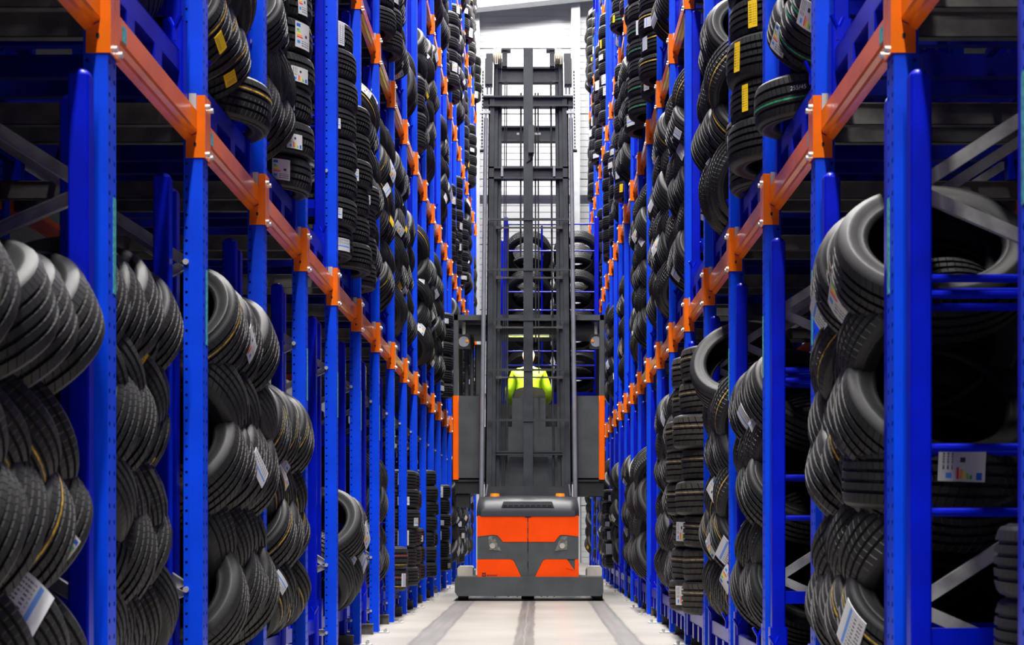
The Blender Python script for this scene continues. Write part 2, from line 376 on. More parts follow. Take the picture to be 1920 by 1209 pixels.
mb.cyl((XB, -0.058, 0.19), (XB, -0.04, 0.19), 0.011, 8).cyl((XB, -0.058, 0.06), (XB, -0.04, 0.06), 0.011, 8)
BOLT_ME = mb.mesh('bolts', M['zinc'], True)
GS_ME = MB().box(-0.0015, 0, 0.012, 0.046, 0, 0.31).mesh('location_tag', M['teal'])
FRAMES = {}
SIDE = {-1: 'left', 1: 'right'}
def aisle(s): return AL if s < 0 else AR
for s in (-1, 1):
    for i in range(BF, NB+1):
        r = empty('upright_frame', (aisle(s), py(i)-0.05, 0), PI if s < 0 else 0)
        tag(r, ('%s blue perforated upright frame of the %s rack, counted from the camera' % (NTH[i+1], SIDE[s])) if i >= -1 else 'blue upright frame of the %s rack beside the camera, %s one back' % (SIDE[s], NTH[-2-i]), 'rack frame', 'upright frames of the %s rack' % SIDE[s])
        link('post', POST_ME, r)
        rp = link('post', POST_ME, r, (XB*2+FD, 0, 0), PI)
        link('foot_plate', FOOT_ME, r); link('foot_plate', FOOT_ME, r, (XB*2+FD, 0, 0), PI)
        zt = max(2.0, CH+990*(py(i)+0.6)/F+1.4)
        zb = 0.65-1.336
        while zb < min(HP-1.4, zt):
            if zb > 0: link('brace', BR_UP, r, (0, 0, zb))
            link('brace', BR_DN, r, (0, 0, zb)); zb += 1.336
        link('bottom_strut', BR_H, r, (0, 0, 0.19))
        b_ = link('bolt_row', BOLT_ME, r)
        if s < 0: b_.location.y = 0.10 if False else 0; b_.rotation_euler = (0, 0, 0); b_.scale = (1, -1, 1)
        if -1 <= i < 8:
            g = link('location_tag', GS_ME, r, (0, 0, 1.655))
            if s < 0: g.scale = (1, -1, 1)
        FRAMES[s, i] = r

# ------------------------------------------------------------------ racking: shelves (front and rear beam, connectors, support bars)
LZ = [0.09, 2.41, 4.885, 7.36, 9.84]                 # connector undersides of the tiers (index 0: the floor)
prof = [(0.022, 0.190), (0.022, 0.112), (0.027, 0.102), (0.044, 0.094), (0.048, 0.082), (0.072, 0.072), (0.072, 0.150), (0.056, 0.150), (0.056, 0.190)]
BL = D-0.10
BEAM_ME = MB().prism(prof, 'y', 0.0, BL).mesh('beam', M['orange'])
def connector(sg):
    m_ = MB()
    poly = [(-0.008, 0), (0.068, 0), (0.068, 0.078), (0.024, 0.098), (0.024, 0.254), (-0.008, 0.254)]
    a, b = (0, 0.006) if sg > 0 else (-0.006, 0)
    m_.prism(poly, 'y', a, b)
    if sg > 0: m_.box(-0.011, -0.006, -0.046, 0.006, 0, 0.254)
    else: m_.box(-0.011, -0.006, -0.006, 0.046, 0, 0.254)
    return m_
CON_N = connector(1).mesh('end_connector', M['orange']); CON_F = connector(-1).mesh('end_connector', M['orange'])
def slot_me(sg):
    y = -0.0075 if sg < 0 else 0.0065
    return MB().prism([(0.030+0.0055*math.cos(t), 0.044+(0.013 if math.sin(t) > 0 else 0.006)*1.0+0.0055*math.sin(t)) for t in [2*PI*k/12 for k in range(12)]], 'y', y, y+0.001).mesh('slot', M['dark'])
SLOT = slot_me(-1)
LOCK = MB().box(0.026, 0.056, -0.004, -0.001, 0.195, 0.262).mesh('lock_plate', M['galv'])
mb = MB()
for yb, zz in ((-0.030, 0.020), (-0.028, 0.215)): mb.cyl((-0.024, yb, zz), (-0.010, yb, zz), 0.011, 8)
CBOLT = mb.mesh('bolts', M['zinc'], True)
SUP_ME = MB().box(0.06, 1.30, -0.022, 0.022, 0.105, 0.108).box(0.06, 1.30, -0.022, -0.019, 0.105, 0.19).box(0.06, 1.30, 0.019, 0.022, 0.105, 0.19).box(0.06, 1.30, -0.034, -0.019, 0.187, 0.19).box(0.06, 1.30, 0.019, 0.034, 0.187, 0.19).mesh('support_bar', M['galv2'])
TAG_ME = MB().box(0.0205, 0.0215, 0, 0.055, 0.118, 0.172).mesh('load_tag', M['teal'])
def in_view_level(k, b):     # can the camera see any of this bay at this tier
    zt = CH+990*(py(b+1)+0.3)/F
    return zt > LZ[k]-0.1
for s in (-1, 1):
    for k in range(1, 5):
        for b in range(BF, NB):
            # local frame: x inward from the aisle face, y away from the camera; the left rack is mirrored
            r = empty('rack_shelf', (aisle(s), py(b), LZ[k])); r.scale = (s, 1, 1)
            tag(r, 'orange-beamed shelf, %s tier up, over the %s of the %s rack' % (NTH[k-1], bay_name(b), SIDE[s]), 'rack shelf', 'orange-beamed shelves of the %s rack' % SIDE[s])
            link('front_beam', BEAM_ME, r)
            rb = link('rear_beam', BEAM_ME, r, (XB*2+FD, 0, 0)); rb.scale = (-1, 1, 1)
            c = link('end_connector', CON_N, r); c2 = link('end_connector', CON_F, r, (0, BL, 0))
            link('slot', SLOT, c2); link('lock_plate', LOCK, c2)
            bo = link('bolts', CBOLT, c2, (0, 0.058, 0))
            bo = link('bolts', CBOLT, c, (0, 0.022, 0))
            if -1 <= b and py(b) < 22:
                for yy in (0.10, BL-0.10): link('support_bar', SUP_ME, r, (0, yy, 0))
            if -1 <= b and py(b) < 12: link('load_tag', TAG_ME, r, (0, 0.16, 0))
# ------------------------------------------------------------------ blue post pallets standing in the bays
PL0, PL1 = 0.03, D-0.19
def sq(dx, y, z0, z1, w): return MB().rbox(dx, dx+w, y, y+w, z0, z1)
SW = 0.065
ST_H = 2.21
def stan_mesh(h, nm='stanchion'):
    m_ = sq(0, 0, 0.20, h, SW); c = SW/2
    return m_.mesh(nm, M['blue2'])
STAN = stan_mesh(ST_H)
mb = MB()
n = 8
ringp = lambda r, zz: [(SW/2+r*math.cos(PI/8+2*PI*k/n), SW/2+r*math.sin(PI/8+2*PI*k/n), zz) for k in range(n)]
vs = ringp(SW*0.54, 0)+ringp(SW*0.46, 0.012)+ringp(SW*0.22, 0.022)+[(SW/2, SW/2, 0.025)]
fs = [(a*n+k, a*n+(k+1) % n, (a+1)*n+(k+1) % n, (a+1)*n+k) for a in (0, 1) for k in range(n)]+[(2*n+k, 2*n+(k+1) % n, 3*n) for k in range(n)]
CAP = mb.add(vs, fs).mesh('cap', M['blue2'], True)
SLEEVE = MB().rbox(-0.010, SW+0.010, -0.010, SW+0.010, 0.0, 0.325, 0.008).mesh('sleeve', M['blue2'])
PD = 1.13
def rail_y(x, L): return MB().box(x, x+0.006, 0, L, 0.11, 0.20).box(x, x+0.045, 0, L, 0.11, 0.116).box(x, x+0.045, 0, L, 0.194, 0.20)
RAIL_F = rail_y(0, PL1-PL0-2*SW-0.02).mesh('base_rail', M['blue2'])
RAIL_B = MB().box(0, 0.045, 0, PL1-PL0-2*SW-0.02, 0.085, 0.20).mesh('base_rail', M['blue2_shade'])
CROSS = MB().box(SW, PD, 0, 0.05, 0.10, 0.19).mesh('cross_rail', M['blue2_shade'])
SLAT = MB().box(0, 0.03, 0, PL1-PL0-2*SW-0.02, 0.17, 0.195).mesh('floor_slat', M['blue2_shade'])
TUBE = MB().cyl((SW*0.8, 0, 0), (PD+0.02, 0, 0), 0.0135, 10).mesh('side_tube', M['blue2'], True)
FLAT = MB().box(SW, PD, -0.012, 0.012, -0.03, 0.03).mesh('side_bar', M['blue2'])
mb = MB()
mb.bar((0, 0, 0), (0, 0, 0.05), 0.016, 0.012).bar((0, 0, 0.045), (-0.028, -0.01, 0.095), 0.014, 0.010).bar((0, 0, 0.045), (0.022, 0.008, 0.09), 0.014, 0.010)
HOOK = mb.mesh('hook', M['blue2'])
MID = MB().box(0, 0.06, 0, 0.10, 0.0, 0.11).mesh('mid_leg', M['blue2'])
PALLET_DX = {}
def pallet(s, k, b, dx, z0=None, root=None, detail=True):
    r = root or empty('post_pallet', (aisle(s), py(b), z0)); r.scale = (s, 1, 1) if root is None else r.scale
    for ix, x in enumerate((dx, dx+PD)):
        for iy, y in enumerate((PL0, PL1-SW)):
            st = link('stanchion', STAN, r, (x, y, 0)); link('cap', CAP, st, (0, 0, ST_H)); link('sleeve', SLEEVE, r, (x, y, 0))
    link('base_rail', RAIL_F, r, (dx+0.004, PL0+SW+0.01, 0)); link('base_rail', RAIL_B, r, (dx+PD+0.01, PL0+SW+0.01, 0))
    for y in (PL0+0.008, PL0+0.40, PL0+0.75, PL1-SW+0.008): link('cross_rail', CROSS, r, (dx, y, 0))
    if detail:
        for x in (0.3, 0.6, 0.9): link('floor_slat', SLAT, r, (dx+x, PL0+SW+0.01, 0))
        for y in (PL0+SW/2, PL1-SW/2):
            link('side_bar', FLAT, r, (dx, y, 0.47))
            for zz in (0.86, 1.06, 1.535, 1.585): link('side_tube', TUBE, r, (dx, y, zz))
        link('hook', HOOK, r, (dx-0.008, PL0+0.2, 0.20)); link('hook', HOOK, r, (dx-0.008, PL1-0.2, 0.20))
        for y in (0.42, 0.80): link('mid_leg', MID, r, (dx, y, 0))
    return r
random.seed(11)
for s in (-1, 1):
    for k in range(0, 5):
        for b in range(BF, NB):
            if s < 0: dx = 0.11 if k == 0 else 0.05
            else: dx = 0.02 if k == 0 else 0.04
            dx += random.uniform(-0.012, 0.012)
            if s < 0 and k == 0 and b == -1: dx = 0.018
            z0 = 0.09 if k == 0 else LZ[k]+0.192
            r = pallet(s, k, b, dx, z0, detail=b >= -1 and py(b) < 24 and in_view_level(k, b))
            tag(r, 'blue post pallet, %s, %s of the %s rack' % (bay_name(b), ['ground', 'first tier', 'second tier', 'third tier', 'top tier'][k], SIDE[s]), 'pallet', 'blue post pallets in the %s rack' % SIDE[s])
            PALLET_DX[s, k, b] = dx
            if s < 0 and b >= 0: r.rotation_euler = (0, 0, -math.radians(1.3)); r.location.x -= -0.034+0.034*2 if False else 0.0; r.location.x += -math.tan(math.radians(1.3))*(PL1-0.03)
    for b in range(-1, NB):                            # grey ground rails the floor pallets stand on
        if py(b) < 22:
            r = empty('ground_rail_pair', (aisle(s), py(b), 0)); r.scale = (s, 1, 1)
            tag(r, 'low galvanised floor rails under the %s ground bay of the %s rack' % (ORD[b+1], SIDE[s]), 'floor rail', 'galvanised floor rails')
            for y in (0.12, D-0.30):
                MB().box(0.03, 1.30, y, y+0.06, 0.0, 0.006).box(0.03, 1.30, y+0.025, y+0.035, 0.006, 0.084).box(0.03, 1.30, y, y+0.06, 0.084, 0.09).build('ground_rail', M['galv2'], r)

# ------------------------------------------------------------------ tyres
# variant: outer radius, width, rim ratio, groove positions, coloured lines (position, colour), tread material, text for the label
VAR = {
 'plain':  (0.315, 0.205, 0.66, (-0.25, -0.08, 0.08, 0.25), (), 'tread', 'plain black'),
 'big':    (0.340, 0.225, 0.66, (-0.24, -0.08, 0.08, 0.24), (), 'tread', 'large black'),
 'yellow': (0.325, 0.215, 0.67, (-0.26, -0.09, 0.09, 0.26), ((0.17, 'yellow'),), 'tread', 'yellow-lined black'),
 'green':  (0.310, 0.200, 0.66, (-0.22, 0.0, 0.22), ((-0.11, 'green'),), 'tread', 'green-lined black'),
 'red':    (0.320, 0.215, 0.67, (-0.22, 0.0, 0.22), ((0.11, 'red'), (-0.30, 'yellow')), 'tread', 'red-lined black'),
 'small':  (0.300, 0.190, 0.66, (-0.20, 0.0, 0.20), (), 'tread', 'slim black'),
 'coarse': (0.335, 0.235, 0.62, (-0.27, -0.10, 0.07, 0.24), ((0.155, 'brown'),), 'tread2', 'coarse-treaded dusty black'),
}
def profile(var, lod):
    R, W, q, gr, lines, tm, _ = VAR[var]
    cr = lambda z: R-0.010*(abs(z)/(0.42*W))**3
    tw = 0.415*W
    gw, gd = 0.0068, 0.0105
    T = []                                           # tread points (r, z, material of the segment that follows)
    ev = []
    if lod < 2:
        for g in gr: ev.append((g*W, 'g'))
        if lod == 0:
            for g, c in lines: ev.append((g*W, c))
    ev.sort()
    T.append((cr(tw), -tw, 0))
    if lod == 0: T.append((cr(0.36*W), -0.36*W, 0))
    for z, t in ev:
        if t == 'g': T += [(cr(z), z-gw, 0), (cr(z)-gd, z-gw*0.7, 0), (cr(z)-gd, z+gw*0.7, 0), (cr(z), z+gw, 0)]
        else: T += [(cr(z)+0.0003, z-0.004, t), (cr(z)+0.0003, z+0.004, 0)]
    if lod == 2: T.append((cr(0), 0, 0))
    if lod == 0: T.append((cr(0.36*W), 0.36*W, 0))
    T.append((cr(tw), tw, 0))
    rim = R*q; mid = (R+rim)/2
    if lod == 0:
        S = [(cr(tw), tw), (R-0.018, 0.462*W), (R-0.034, 0.487*W), (mid+0.02, 0.50*W), (mid+0.012, 0.508*W), (mid+0.004, 0.50*W), (mid-0.015, 0.488*W), (rim+0.026, 0.455*W), (rim+0.022, 0.462*W), (rim+0.014, 0.45*W), (rim+0.004, 0.41*W), (rim, 0.36*W), (rim+0.006, 0.32*W)]
        I = [(rim+0.03, 0.40*W), (mid, 0.445*W), (R-0.035, 0.37*W), (R-0.020, 0.0)]
    elif lod == 1:
        S = [(cr(tw), tw), (R-0.026, 0.480*W), (mid+0.005, 0.50*W), (rim+0.02, 0.455*W), (rim, 0.37*W)]
        I = [(mid, 0.44*W), (R-0.022, 0.10*W)]
    else:
        S = [(cr(tw), tw), (mid+0.02, 0.50*W), (rim, 0.40*W)]
        I = [(R-0.03, 0.0)]
    side = S+I
    mir = [(r, -z) for r, z in side[::-1]]
    if abs(side[-1][1]) < 1e-6: mir = mir[1:]
    return T, side+mir                                # the carcass runs from one tread edge over the inside to the other
def lathe(pts, seg, closed=False):
    p = np.array(pts); t = np.arange(seg)*2*PI/seg
    v = np.stack([np.outer(p[:, 0], np.cos(t)), np.outer(p[:, 0], np.sin(t)), np.repeat(p[:, 1:2], seg, 1)], -1).reshape(-1, 3)
    f = []
    for a in range(len(pts)-1):
        for k in range(seg): f.append((a*seg+k, a*seg+(k+1) % seg, (a+1)*seg+(k+1) % seg, (a+1)*seg+k))
    return v, f
SEG0 = 44
TREAD_ME, CARC_ME = {}, {}
for var in VAR:
    T, C = profile(var, 0)
    tm = VAR[var][5]
    names = [0]+sorted({t[2] for t in T if t[2]})
    v, f = lathe([t[:2] for t in T], SEG0)
    me = bpy.data.meshes.new('tread_'+var); me.from_pydata(v.tolist(), [], f)
    me.materials.append(M[tm])
    for c in names[1:]: me.materials.append(M[c])
    mi = []
    for a in range(len(T)-1): mi += [names.index(T[a][2])]*SEG0
    me.polygons.foreach_set('material_index', mi)
    uvl = me.uv_layers.new(name='UVMap'); W = VAR[var][1]; uvs = []
    for a in range(len(T)-1):
        for k in range(SEG0):
            va, vb = T[a][1]/(0.83*W)+0.5, T[a+1][1]/(0.83*W)+0.5
            uvs += [k/SEG0, va, (k+1)/SEG0, va, (k+1)/SEG0, vb, k/SEG0, vb]
    uvl.data.foreach_set('uv', uvs)
    me.shade_smooth(); me.set_sharp_from_angle(angle=math.radians(40)); TREAD_ME[var] = me
    v, f = lathe(C, SEG0)
    me = bpy.data.meshes.new('carcass_'+var); me.from_pydata(v.tolist(), [], f); me.materials.append(M['side']); me.shade_smooth(); CARC_ME[var] = me
STK = {}
def sticker_mesh(var, a0, da, z0, z1, kind, lift=0.003):
    key = (var, round(a0, 2), da, z0, z1, kind)
    if key in STK: return STK[key]
    R, W = VAR[var][:2]; n = 8; v = []; f = []; uv = []
    for j in range(n+1):
        a = a0-da/2+da*j/n
        rr = R+lift
        for zz in (z0*W, z1*W): v.append((rr*math.cos(a), rr*math.sin(a), zz))
    m0 = len(v)
    for j in range(n+1):
        a = a0-da/2+da*j/n
        for zz in (z0*W, z1*W): v.append(((R+lift-0.002)*math.cos(a), (R+lift-0.002)*math.sin(a), zz))
    for j in range(n):
        f.append((2*j, 2*j+2, 2*j+3, 2*j+1))
        if da*R > (z1-z0)*W: uv += [0, j/n, 0, (j+1)/n, 1, (j+1)/n, 1, j/n]
        else: uv += [j/n, 0, (j+1)/n, 0, (j+1)/n, 1, j/n, 1]
        f.append((m0+2*j+1, m0+2*j+3, m0+2*j+2, m0+2*j)); uv += [0, 0, 0, 0, 0, 0, 0, 0]
    for lo in (0, 1):
        for j in range(n):
            q = (2*j+lo, m0+2*j+lo, m0+2*j+2+lo, 2*j+2+lo)
            f.append(q if lo == 0 else q[::-1]); uv += [0]*8
    f += [(0, 1, m0+1, m0), (2*n+1, 2*n, m0+2*n, m0+2*n+1)]; uv += [0]*16
    me = bpy.data.meshes.new('paper_label'); me.from_pydata(v, [], f); me.materials.append(M['lab_'+kind])
    me.uv_layers.new(name='UVMap').data.foreach_set('uv', uv); me.shade_smooth(); me.set_sharp_from_angle(angle=math.radians(40)); STK[key] = me
    return me

TY = []                                                # every tyre: dict(c, ax, xd, var, st, where, front)
rnd = random.Random(5)
def put(s, c, ax, var, where, front=True, st=None, roll=0.0, text=None):
    ax = Vector(ax).normalized(); xd = Vector((-s, 0, 0)); xd = (xd-ax*xd.dot(ax)).normalized()
    if roll: xd = Matrix.Rotation(roll, 3, ax) @ xd
    TY.append(dict(c=Vector(c), ax=ax, xd=xd, var=var, st=st, where=where, front=front, s=s, text=text))
TIER = ['ground', 'first-tier', 'second-tier', 'third-tier', 'top-tier']
def where_bay(s, k, b): return '%s %s %s bay' % (ORD[b+1] if b >= -1 else 'hidden%d' % b, SIDE[s], TIER[k])
def base_z(k): return (0.09 if k == 0 else LZ[k]+0.192)+0.20
def toward_cam(ax, xd, s, spread):
    """angle round the tyre that looks to the aisle and a little to the camera"""
    yd = ax.cross(xd); d = Vector((-s*0.75, -0.65, 0.12))
    return math.atan2(d.dot(yd), d.dot(xd))+rnd.uniform(-spread, spread)
def stick(t, kind=None, prob=1.0, da=None):
    if rnd.random() > prob: return
    kind = kind or rnd.choice(['energy', 'energy', 'bar', 'bar', 'yellow'])
    a = toward_cam(t['ax'], t['xd'], t['s'], 0.35)
    w = rnd.choice([0.30, 0.38]); da = da or rnd.choice([0.28, 0.36, 0.44])
    if kind == 'yellow': w, da = rnd.choice([0.24, 0.34]), rnd.choice([0.14, 0.18, 0.22])
    t['st'] = (t['st'] or [])+[(a, da, -w, w if rnd.random() < 0.6 else 0.05, kind)]
MIXV = {'plain': ['small', 'big', 'yellow'], 'big': ['plain', 'yellow'], 'yellow': ['plain', 'big'], 'green': ['plain'], 'red': ['plain'], 'small': ['plain'], 'coarse': ['coarse']}
def lace(s, k, b, rows, var, pitch=0.27, tilt=42, p=0.03, ncol=4, first=1, layers=1, prob=0.13, z1=None, ya=0.34, yb=None, kinds=None, row0=0, yaw=0.34):
    """rows of slanted tyres, every other row leaning the other way"""
    R, W = VAR[var][:2]; yb = yb if yb else D-0.40
    for r in range(rows):
        tl = math.radians(tilt+rnd.uniform(-5, 5)); sg = first if r % 2 == 0 else -first; yw = rnd.uniform(0.12, yaw) if r < rows-1 else rnd.uniform(0.04, 0.18)
        zc = (z1 if z1 else base_z(k)+R*math.cos(tl)+W*0.5*math.sin(tl)-0.02)+r*pitch
        for lay in range(layers):
            off = (0.5 if (r % 2) else 0.0)
            for c in range(ncol):
                y = py(b)+ya+(yb-ya)*(c+0.25+off*0.5)/max(1, ncol-0.5)+rnd.uniform(-0.012, 0.012)
                vv = var if rnd.random() < 0.8 else rnd.choice(MIXV[var]); R = VAR[vv][0]
                x = aisle(s)+s*(R-p+rnd.uniform(-0.026, 0.034)+(0.0 if sg > 0 else 0.02)+lay*(2*R-0.06))
                t2 = tl+math.radians(rnd.uniform(-7, 7))
                ax = (s*yw+rnd.uniform(-0.13, 0.13), -math.cos(t2), sg*math.sin(t2))
                put(s, (x, y, zc+rnd.uniform(-0.02, 0.02)), ax, vv, '%s, %s row up, %s from front' % (where_bay(s, k, b), NTH[r+row0], NTH[c]), lay == 0)
                if lay == 0: stick(TY[-1], rnd.choice(kinds) if kinds else None, prob)
def flat(s, k, b, y, n, var, p=0.06, name='near', prob=0.4, kind=None, lean=0.012, z0=None, vars_=None):
    """a stack of tyres lying flat"""
    zc = z0 if z0 is not None else base_z(k)
    x0 = 0
    for j in range(n):
        vv = vars_[j % len(vars_)] if vars_ else var
        R, W = VAR[vv][:2]; x0 = aisle(s)+s*(R-p)
        ax = (rnd.uniform(-0.03, 0.03), rnd.uniform(-0.03, 0.03), 1)
        put(s, (x0+rnd.uniform(-lean, lean)*1.5, py(b)+y+rnd.uniform(-lean, lean), zc+W*0.5), ax, vv, '%s, %s stack, %s tyre up' % (where_bay(s, k, b), name, NTH[j]))
        zc += W*1.0
        stick(TY[-1], kind, prob)

# --- left rack, ground
lace(-1, 0, -1, 4, 'big', 0.30, 46, 0.03, 5, -1, 2, 0.10, ya=0.10, yb=1.12, kinds=['energy', 'bar'])
lace(-1, 0, 0, 6, 'plain', 0.218, 38, -0.035, 5, -1, 2, 0.10, kinds=['yellow', 'bar', 'energy'])
lace(-1, 0, 1, 5, 'big', 0.292, 42, 0.09, 5, 1, 2, 0.12, yb=D-0.28, kinds=['bar', 'energy'])
lace(-1, 0, 2, 4, 'yellow', 0.268, 42, 0.06, 5, -1, 2, 0.30, yb=D-0.30, kinds=['bar', 'energy'])
lace(-1, 0, 4, 2, 'big', 0.30, 44, 0.12, 4, -1, 1, 0.25)
lace(-1, 0, 5, 2, 'plain', 0.26, 42, -0.25, 4, 1, 1, 0.1)
lace(-1, 0, 6, 4, 'plain', 0.26, 42, -0.02, 4, 1, 1, 0.1)
flat(-1, 0, 7, 0.38, 2, 'red', 0.10, 'near', 0.6, 'bar'); flat(-1, 0, 7, 1.02, 2, 'plain', 0.06, 'far', 0.5)
flat(-1, 0, 8, 0.38, 6, 'plain', 0.09, 'near', 0.75, 'bar'); flat(-1, 0, 8, 1.02, 6, 'plain', 0.07, 'far', 0.6, 'bar')
flat(-1, 0, 9, 0.38, 3, 'plain', 0.02, 'near'); flat(-1, 0, 9, 1.02, 3, 'plain', 0.02, 'far')
flat(-1, 0, 10, 0.38, 7, 'small', 0.10, 'near', 0.1); flat(-1, 0, 10, 1.02, 6, 'small', 0.08, 'far', 0.6)
flat(-1, 0, 12, 0.38, 6, 'plain', 0.12, 'near', 0.7); flat(-1, 0, 12, 1.02, 6, 'plain', 0.1, 'far', 0.7)
# --- left rack, first tier
lace(-1, 1, -1, 2, 'big', 0.27, 44, -0.02, 4, 1, 1, 0.0)
lace(-1, 1, 0, 3, 'big', 0.27, 44, -0.02, 4, -1, 1, 0.0)
lace(-1, 1, 1, 3, 'yellow', 0.29, 42, 0.05, 3, 1, 1, 0.30, ya=0.36, yb=0.92, kinds=['yellow', 'bar'], z1=base_z(1)+0.30)
flat(-1, 1, 1, 1.03, 1, 'yellow', 0.09, 'far', 0.0)
lace(-1, 1, 2, 6, 'plain', 0.25, 42, 0.03, 3, 1, 1, 0.12, ya=0.32, yb=0.76, kinds=['yellow', 'energy'])
flat(-1, 1, 2, 1.05, 8, 'small', 0.08, 'far', 0.95, 'energy')
flat(-1, 1, 4, 0.38, 8, 'plain', 0.075, 'near', 0.55, 'bar'); flat(-1, 1, 4, 1.03, 6, 'plain', 0.12, 'far', 0.45, 'bar')
flat(-1, 1, 5, 0.38, 4, 'plain', 0.09, 'near', 0.6, 'bar'); lace(-1, 1, 5, 6, 'yellow', 0.25, 40, 0.05, 3, 1, 1, 0.2, ya=0.72, yb=1.08, kinds=['energy'])
lace(-1, 1, 6, 6, 'yellow', 0.25, 42, 0.06, 4, 1, 1, 0.25, kinds=['energy', 'bar', 'yellow'])
lace(-1, 1, 7, 6, 'plain', 0.26, 42, 0.06, 4, -1, 1, 0.2)
lace(-1, 1, 8, 5, 'plain', 0.26, 42, 0.02, 4, 1, 1, 0.2)
lace(-1, 1, 9, 5, 'big', 0.26, 42, 0.12, 4, -1, 1, 0.35, kinds=['energy', 'bar'])
lace(-1, 1, 10, 5, 'plain', 0.26, 42, 0.06, 4, 1, 1, 0.2)
# --- left rack, second tier
flat(-1, 2, 4, 0.38, 5, 'plain', 0.02, 'near', 0.2); flat(-1, 2, 4, 1.02, 5, 'plain', 0.02, 'far', 0.2)
lace(-1, 2, 5, 5, 'plain', 0.26, 42, 0.06, 4, 1, 1, 0.15)
flat(-1, 2, 6, 0.38, 8, 'plain', 0.10, 'near', 0.15); flat(-1, 2, 6, 1.02, 8, 'plain', 0.10, 'far', 0.15)
lace(-1, 2, 7, 6, 'plain', 0.26, 42, 0.05, 4, 1, 1, 0.1)
lace(-1, 2, 8, 2, 'big', 0.27, 20, 0.05, 3, 1, 1, 0.0, ya=0.4, yb=0.9)
flat(-1, 2, 9, 0.38, 4, 'plain', 0.08, 'near', 0.3); lace(-1, 2, 9, 5, 'plain', 0.26, 42, 0.06, 3, 1, 1, 0.2, ya=0.8, yb=1.08)
# --- right rack, ground
for j in range(3):
    R, W = VAR['plain'][:2]
    put(1, (1.60, 4.50, base_z(0)+W*(j+0.5)), (0.02, -0.01*j, 1), 'plain', '%s, short stack, %s tyre up' % (where_bay(1, 0, -1), NTH[j]))
    if j == 2: TY[-1]['st'] = [(toward_cam(TY[-1]['ax'], TY[-1]['xd'], 1, 0)+0.25, 0.30, -0.38, 0.38, 'energy')]
lace(1, 0, 0, 3, 'big', 0.268, 46, 0.085, 5, 1, 1, 0.10, kinds=['energy', 'bar'])
lace(1, 0, 0, 3, 'big', 0.268, 42, 0.095, 5, 1, 1, 0.0, kinds=['energy', 'bar'], z1=1.28, row0=3)
put(1, (1.131+0.27, py(0)+0.38, 1.075), (0.03, -0.05, 1), 'big', '%s, lying flat on the third row' % where_bay(1, 0, 0))
TY[-1]['st'] = [(math.radians(87), 0.45, -0.03, 0.42, 'energy')]
lace(1, 0, 1, 5, 'plain', 0.26, 42, -0.62, 4, 1, 1, 0.05)
lace(1, 0, 2, 5, 'plain', 0.25, 42, 0.035, 5, 1, 2, 0.16, kinds=['energy', 'bar'])
lace(1, 0, 3, 5, 'yellow', 0.262, 40, 0.06, 5, -1, 2, 0.2, kinds=['energy', 'bar'])
put(1, (1.131+0.19, py(3)+0.80, 1.93), (-0.30, -0.75, 0.58), 'big', '%s, leaning loose on top' % where_bay(1, 0, 3))
flat(1, 0, 4, 0.40, 8, 'coarse', 0.14, 'near', 0.18, 'energy', lean=0.03); flat(1, 0, 4, 1.04, 8, 'coarse', 0.17, 'far', 0.15, 'energy', lean=0.03)
lace(1, 0, 5, 6, 'plain', 0.262, 42, 0.08, 4, 1, 1, 0.15)
lace(1, 0, 6, 6, 'big', 0.262, 42, 0.06, 4, -1, 1, 0.15)
lace(1, 0, 8, 4, 'big', 0.29, 30, 0.14, 3, 1, 1, 0.1)
lace(1, 0, 10, 5, 'plain', 0.26, 42, 0.05, 4, 1, 1, 0.2)
lace(1, 0, 12, 5, 'plain', 0.26, 42, 0.08, 4, 1, 1, 0.3)
flat(1, 0, 13, 0.38, 6, 'green', 0.14, 'near', 0.9, 'bar'); flat(1, 0, 13, 1.02, 6, 'green', 0.14, 'far', 0.9, 'bar')
# --- right rack, first tier
lace(1, 1, 1, 3, 'green', 0.30, 50, 0.02, 4, 1, 1, 0.14, kinds=['energy'], ya=0.42, yb=1.0, z1=base_z(1)+0.42)
flat(1, 1, 1, 0.98, 1, 'green', 0.09, 'far', 0.0)
flat(1, 1, 2, 0.42, 9, 'yellow', 0.13, 'near', 0.9, 'yellow', vars_=['big', 'plain'])
flat(1, 1, 2, 1.05, 3, 'plain', 0.05, 'far', 0.3)
lace(1, 1, 3, 4, 'plain', 0.29, 40, 0.10, 4, -1, 1, 0.12, kinds=['bar'])
lace(1, 1, 4, 3, 'plain', 0.26, 42, -0.35, 4, 1, 1, 0.2)
lace(1, 1, 5, 6, 'plain', 0.255, 42, 0.06, 4, 1, 1, 0.12, kinds=['energy', 'bar'])
lace(1, 1, 6, 6, 'big', 0.255, 42, 0.08, 4, -1, 1, 0.12, kinds=['energy', 'bar'])
lace(1, 1, 7, 5, 'plain', 0.26, 42, 0.02, 4, 1, 1, 0.1)
lace(1, 1, 8, 6, 'plain', 0.26, 42, 0.08, 4, 1, 1, 0.15)
lace(1, 1, 9, 6, 'plain', 0.26, 42, 0.05, 4, -1, 1, 0.15)
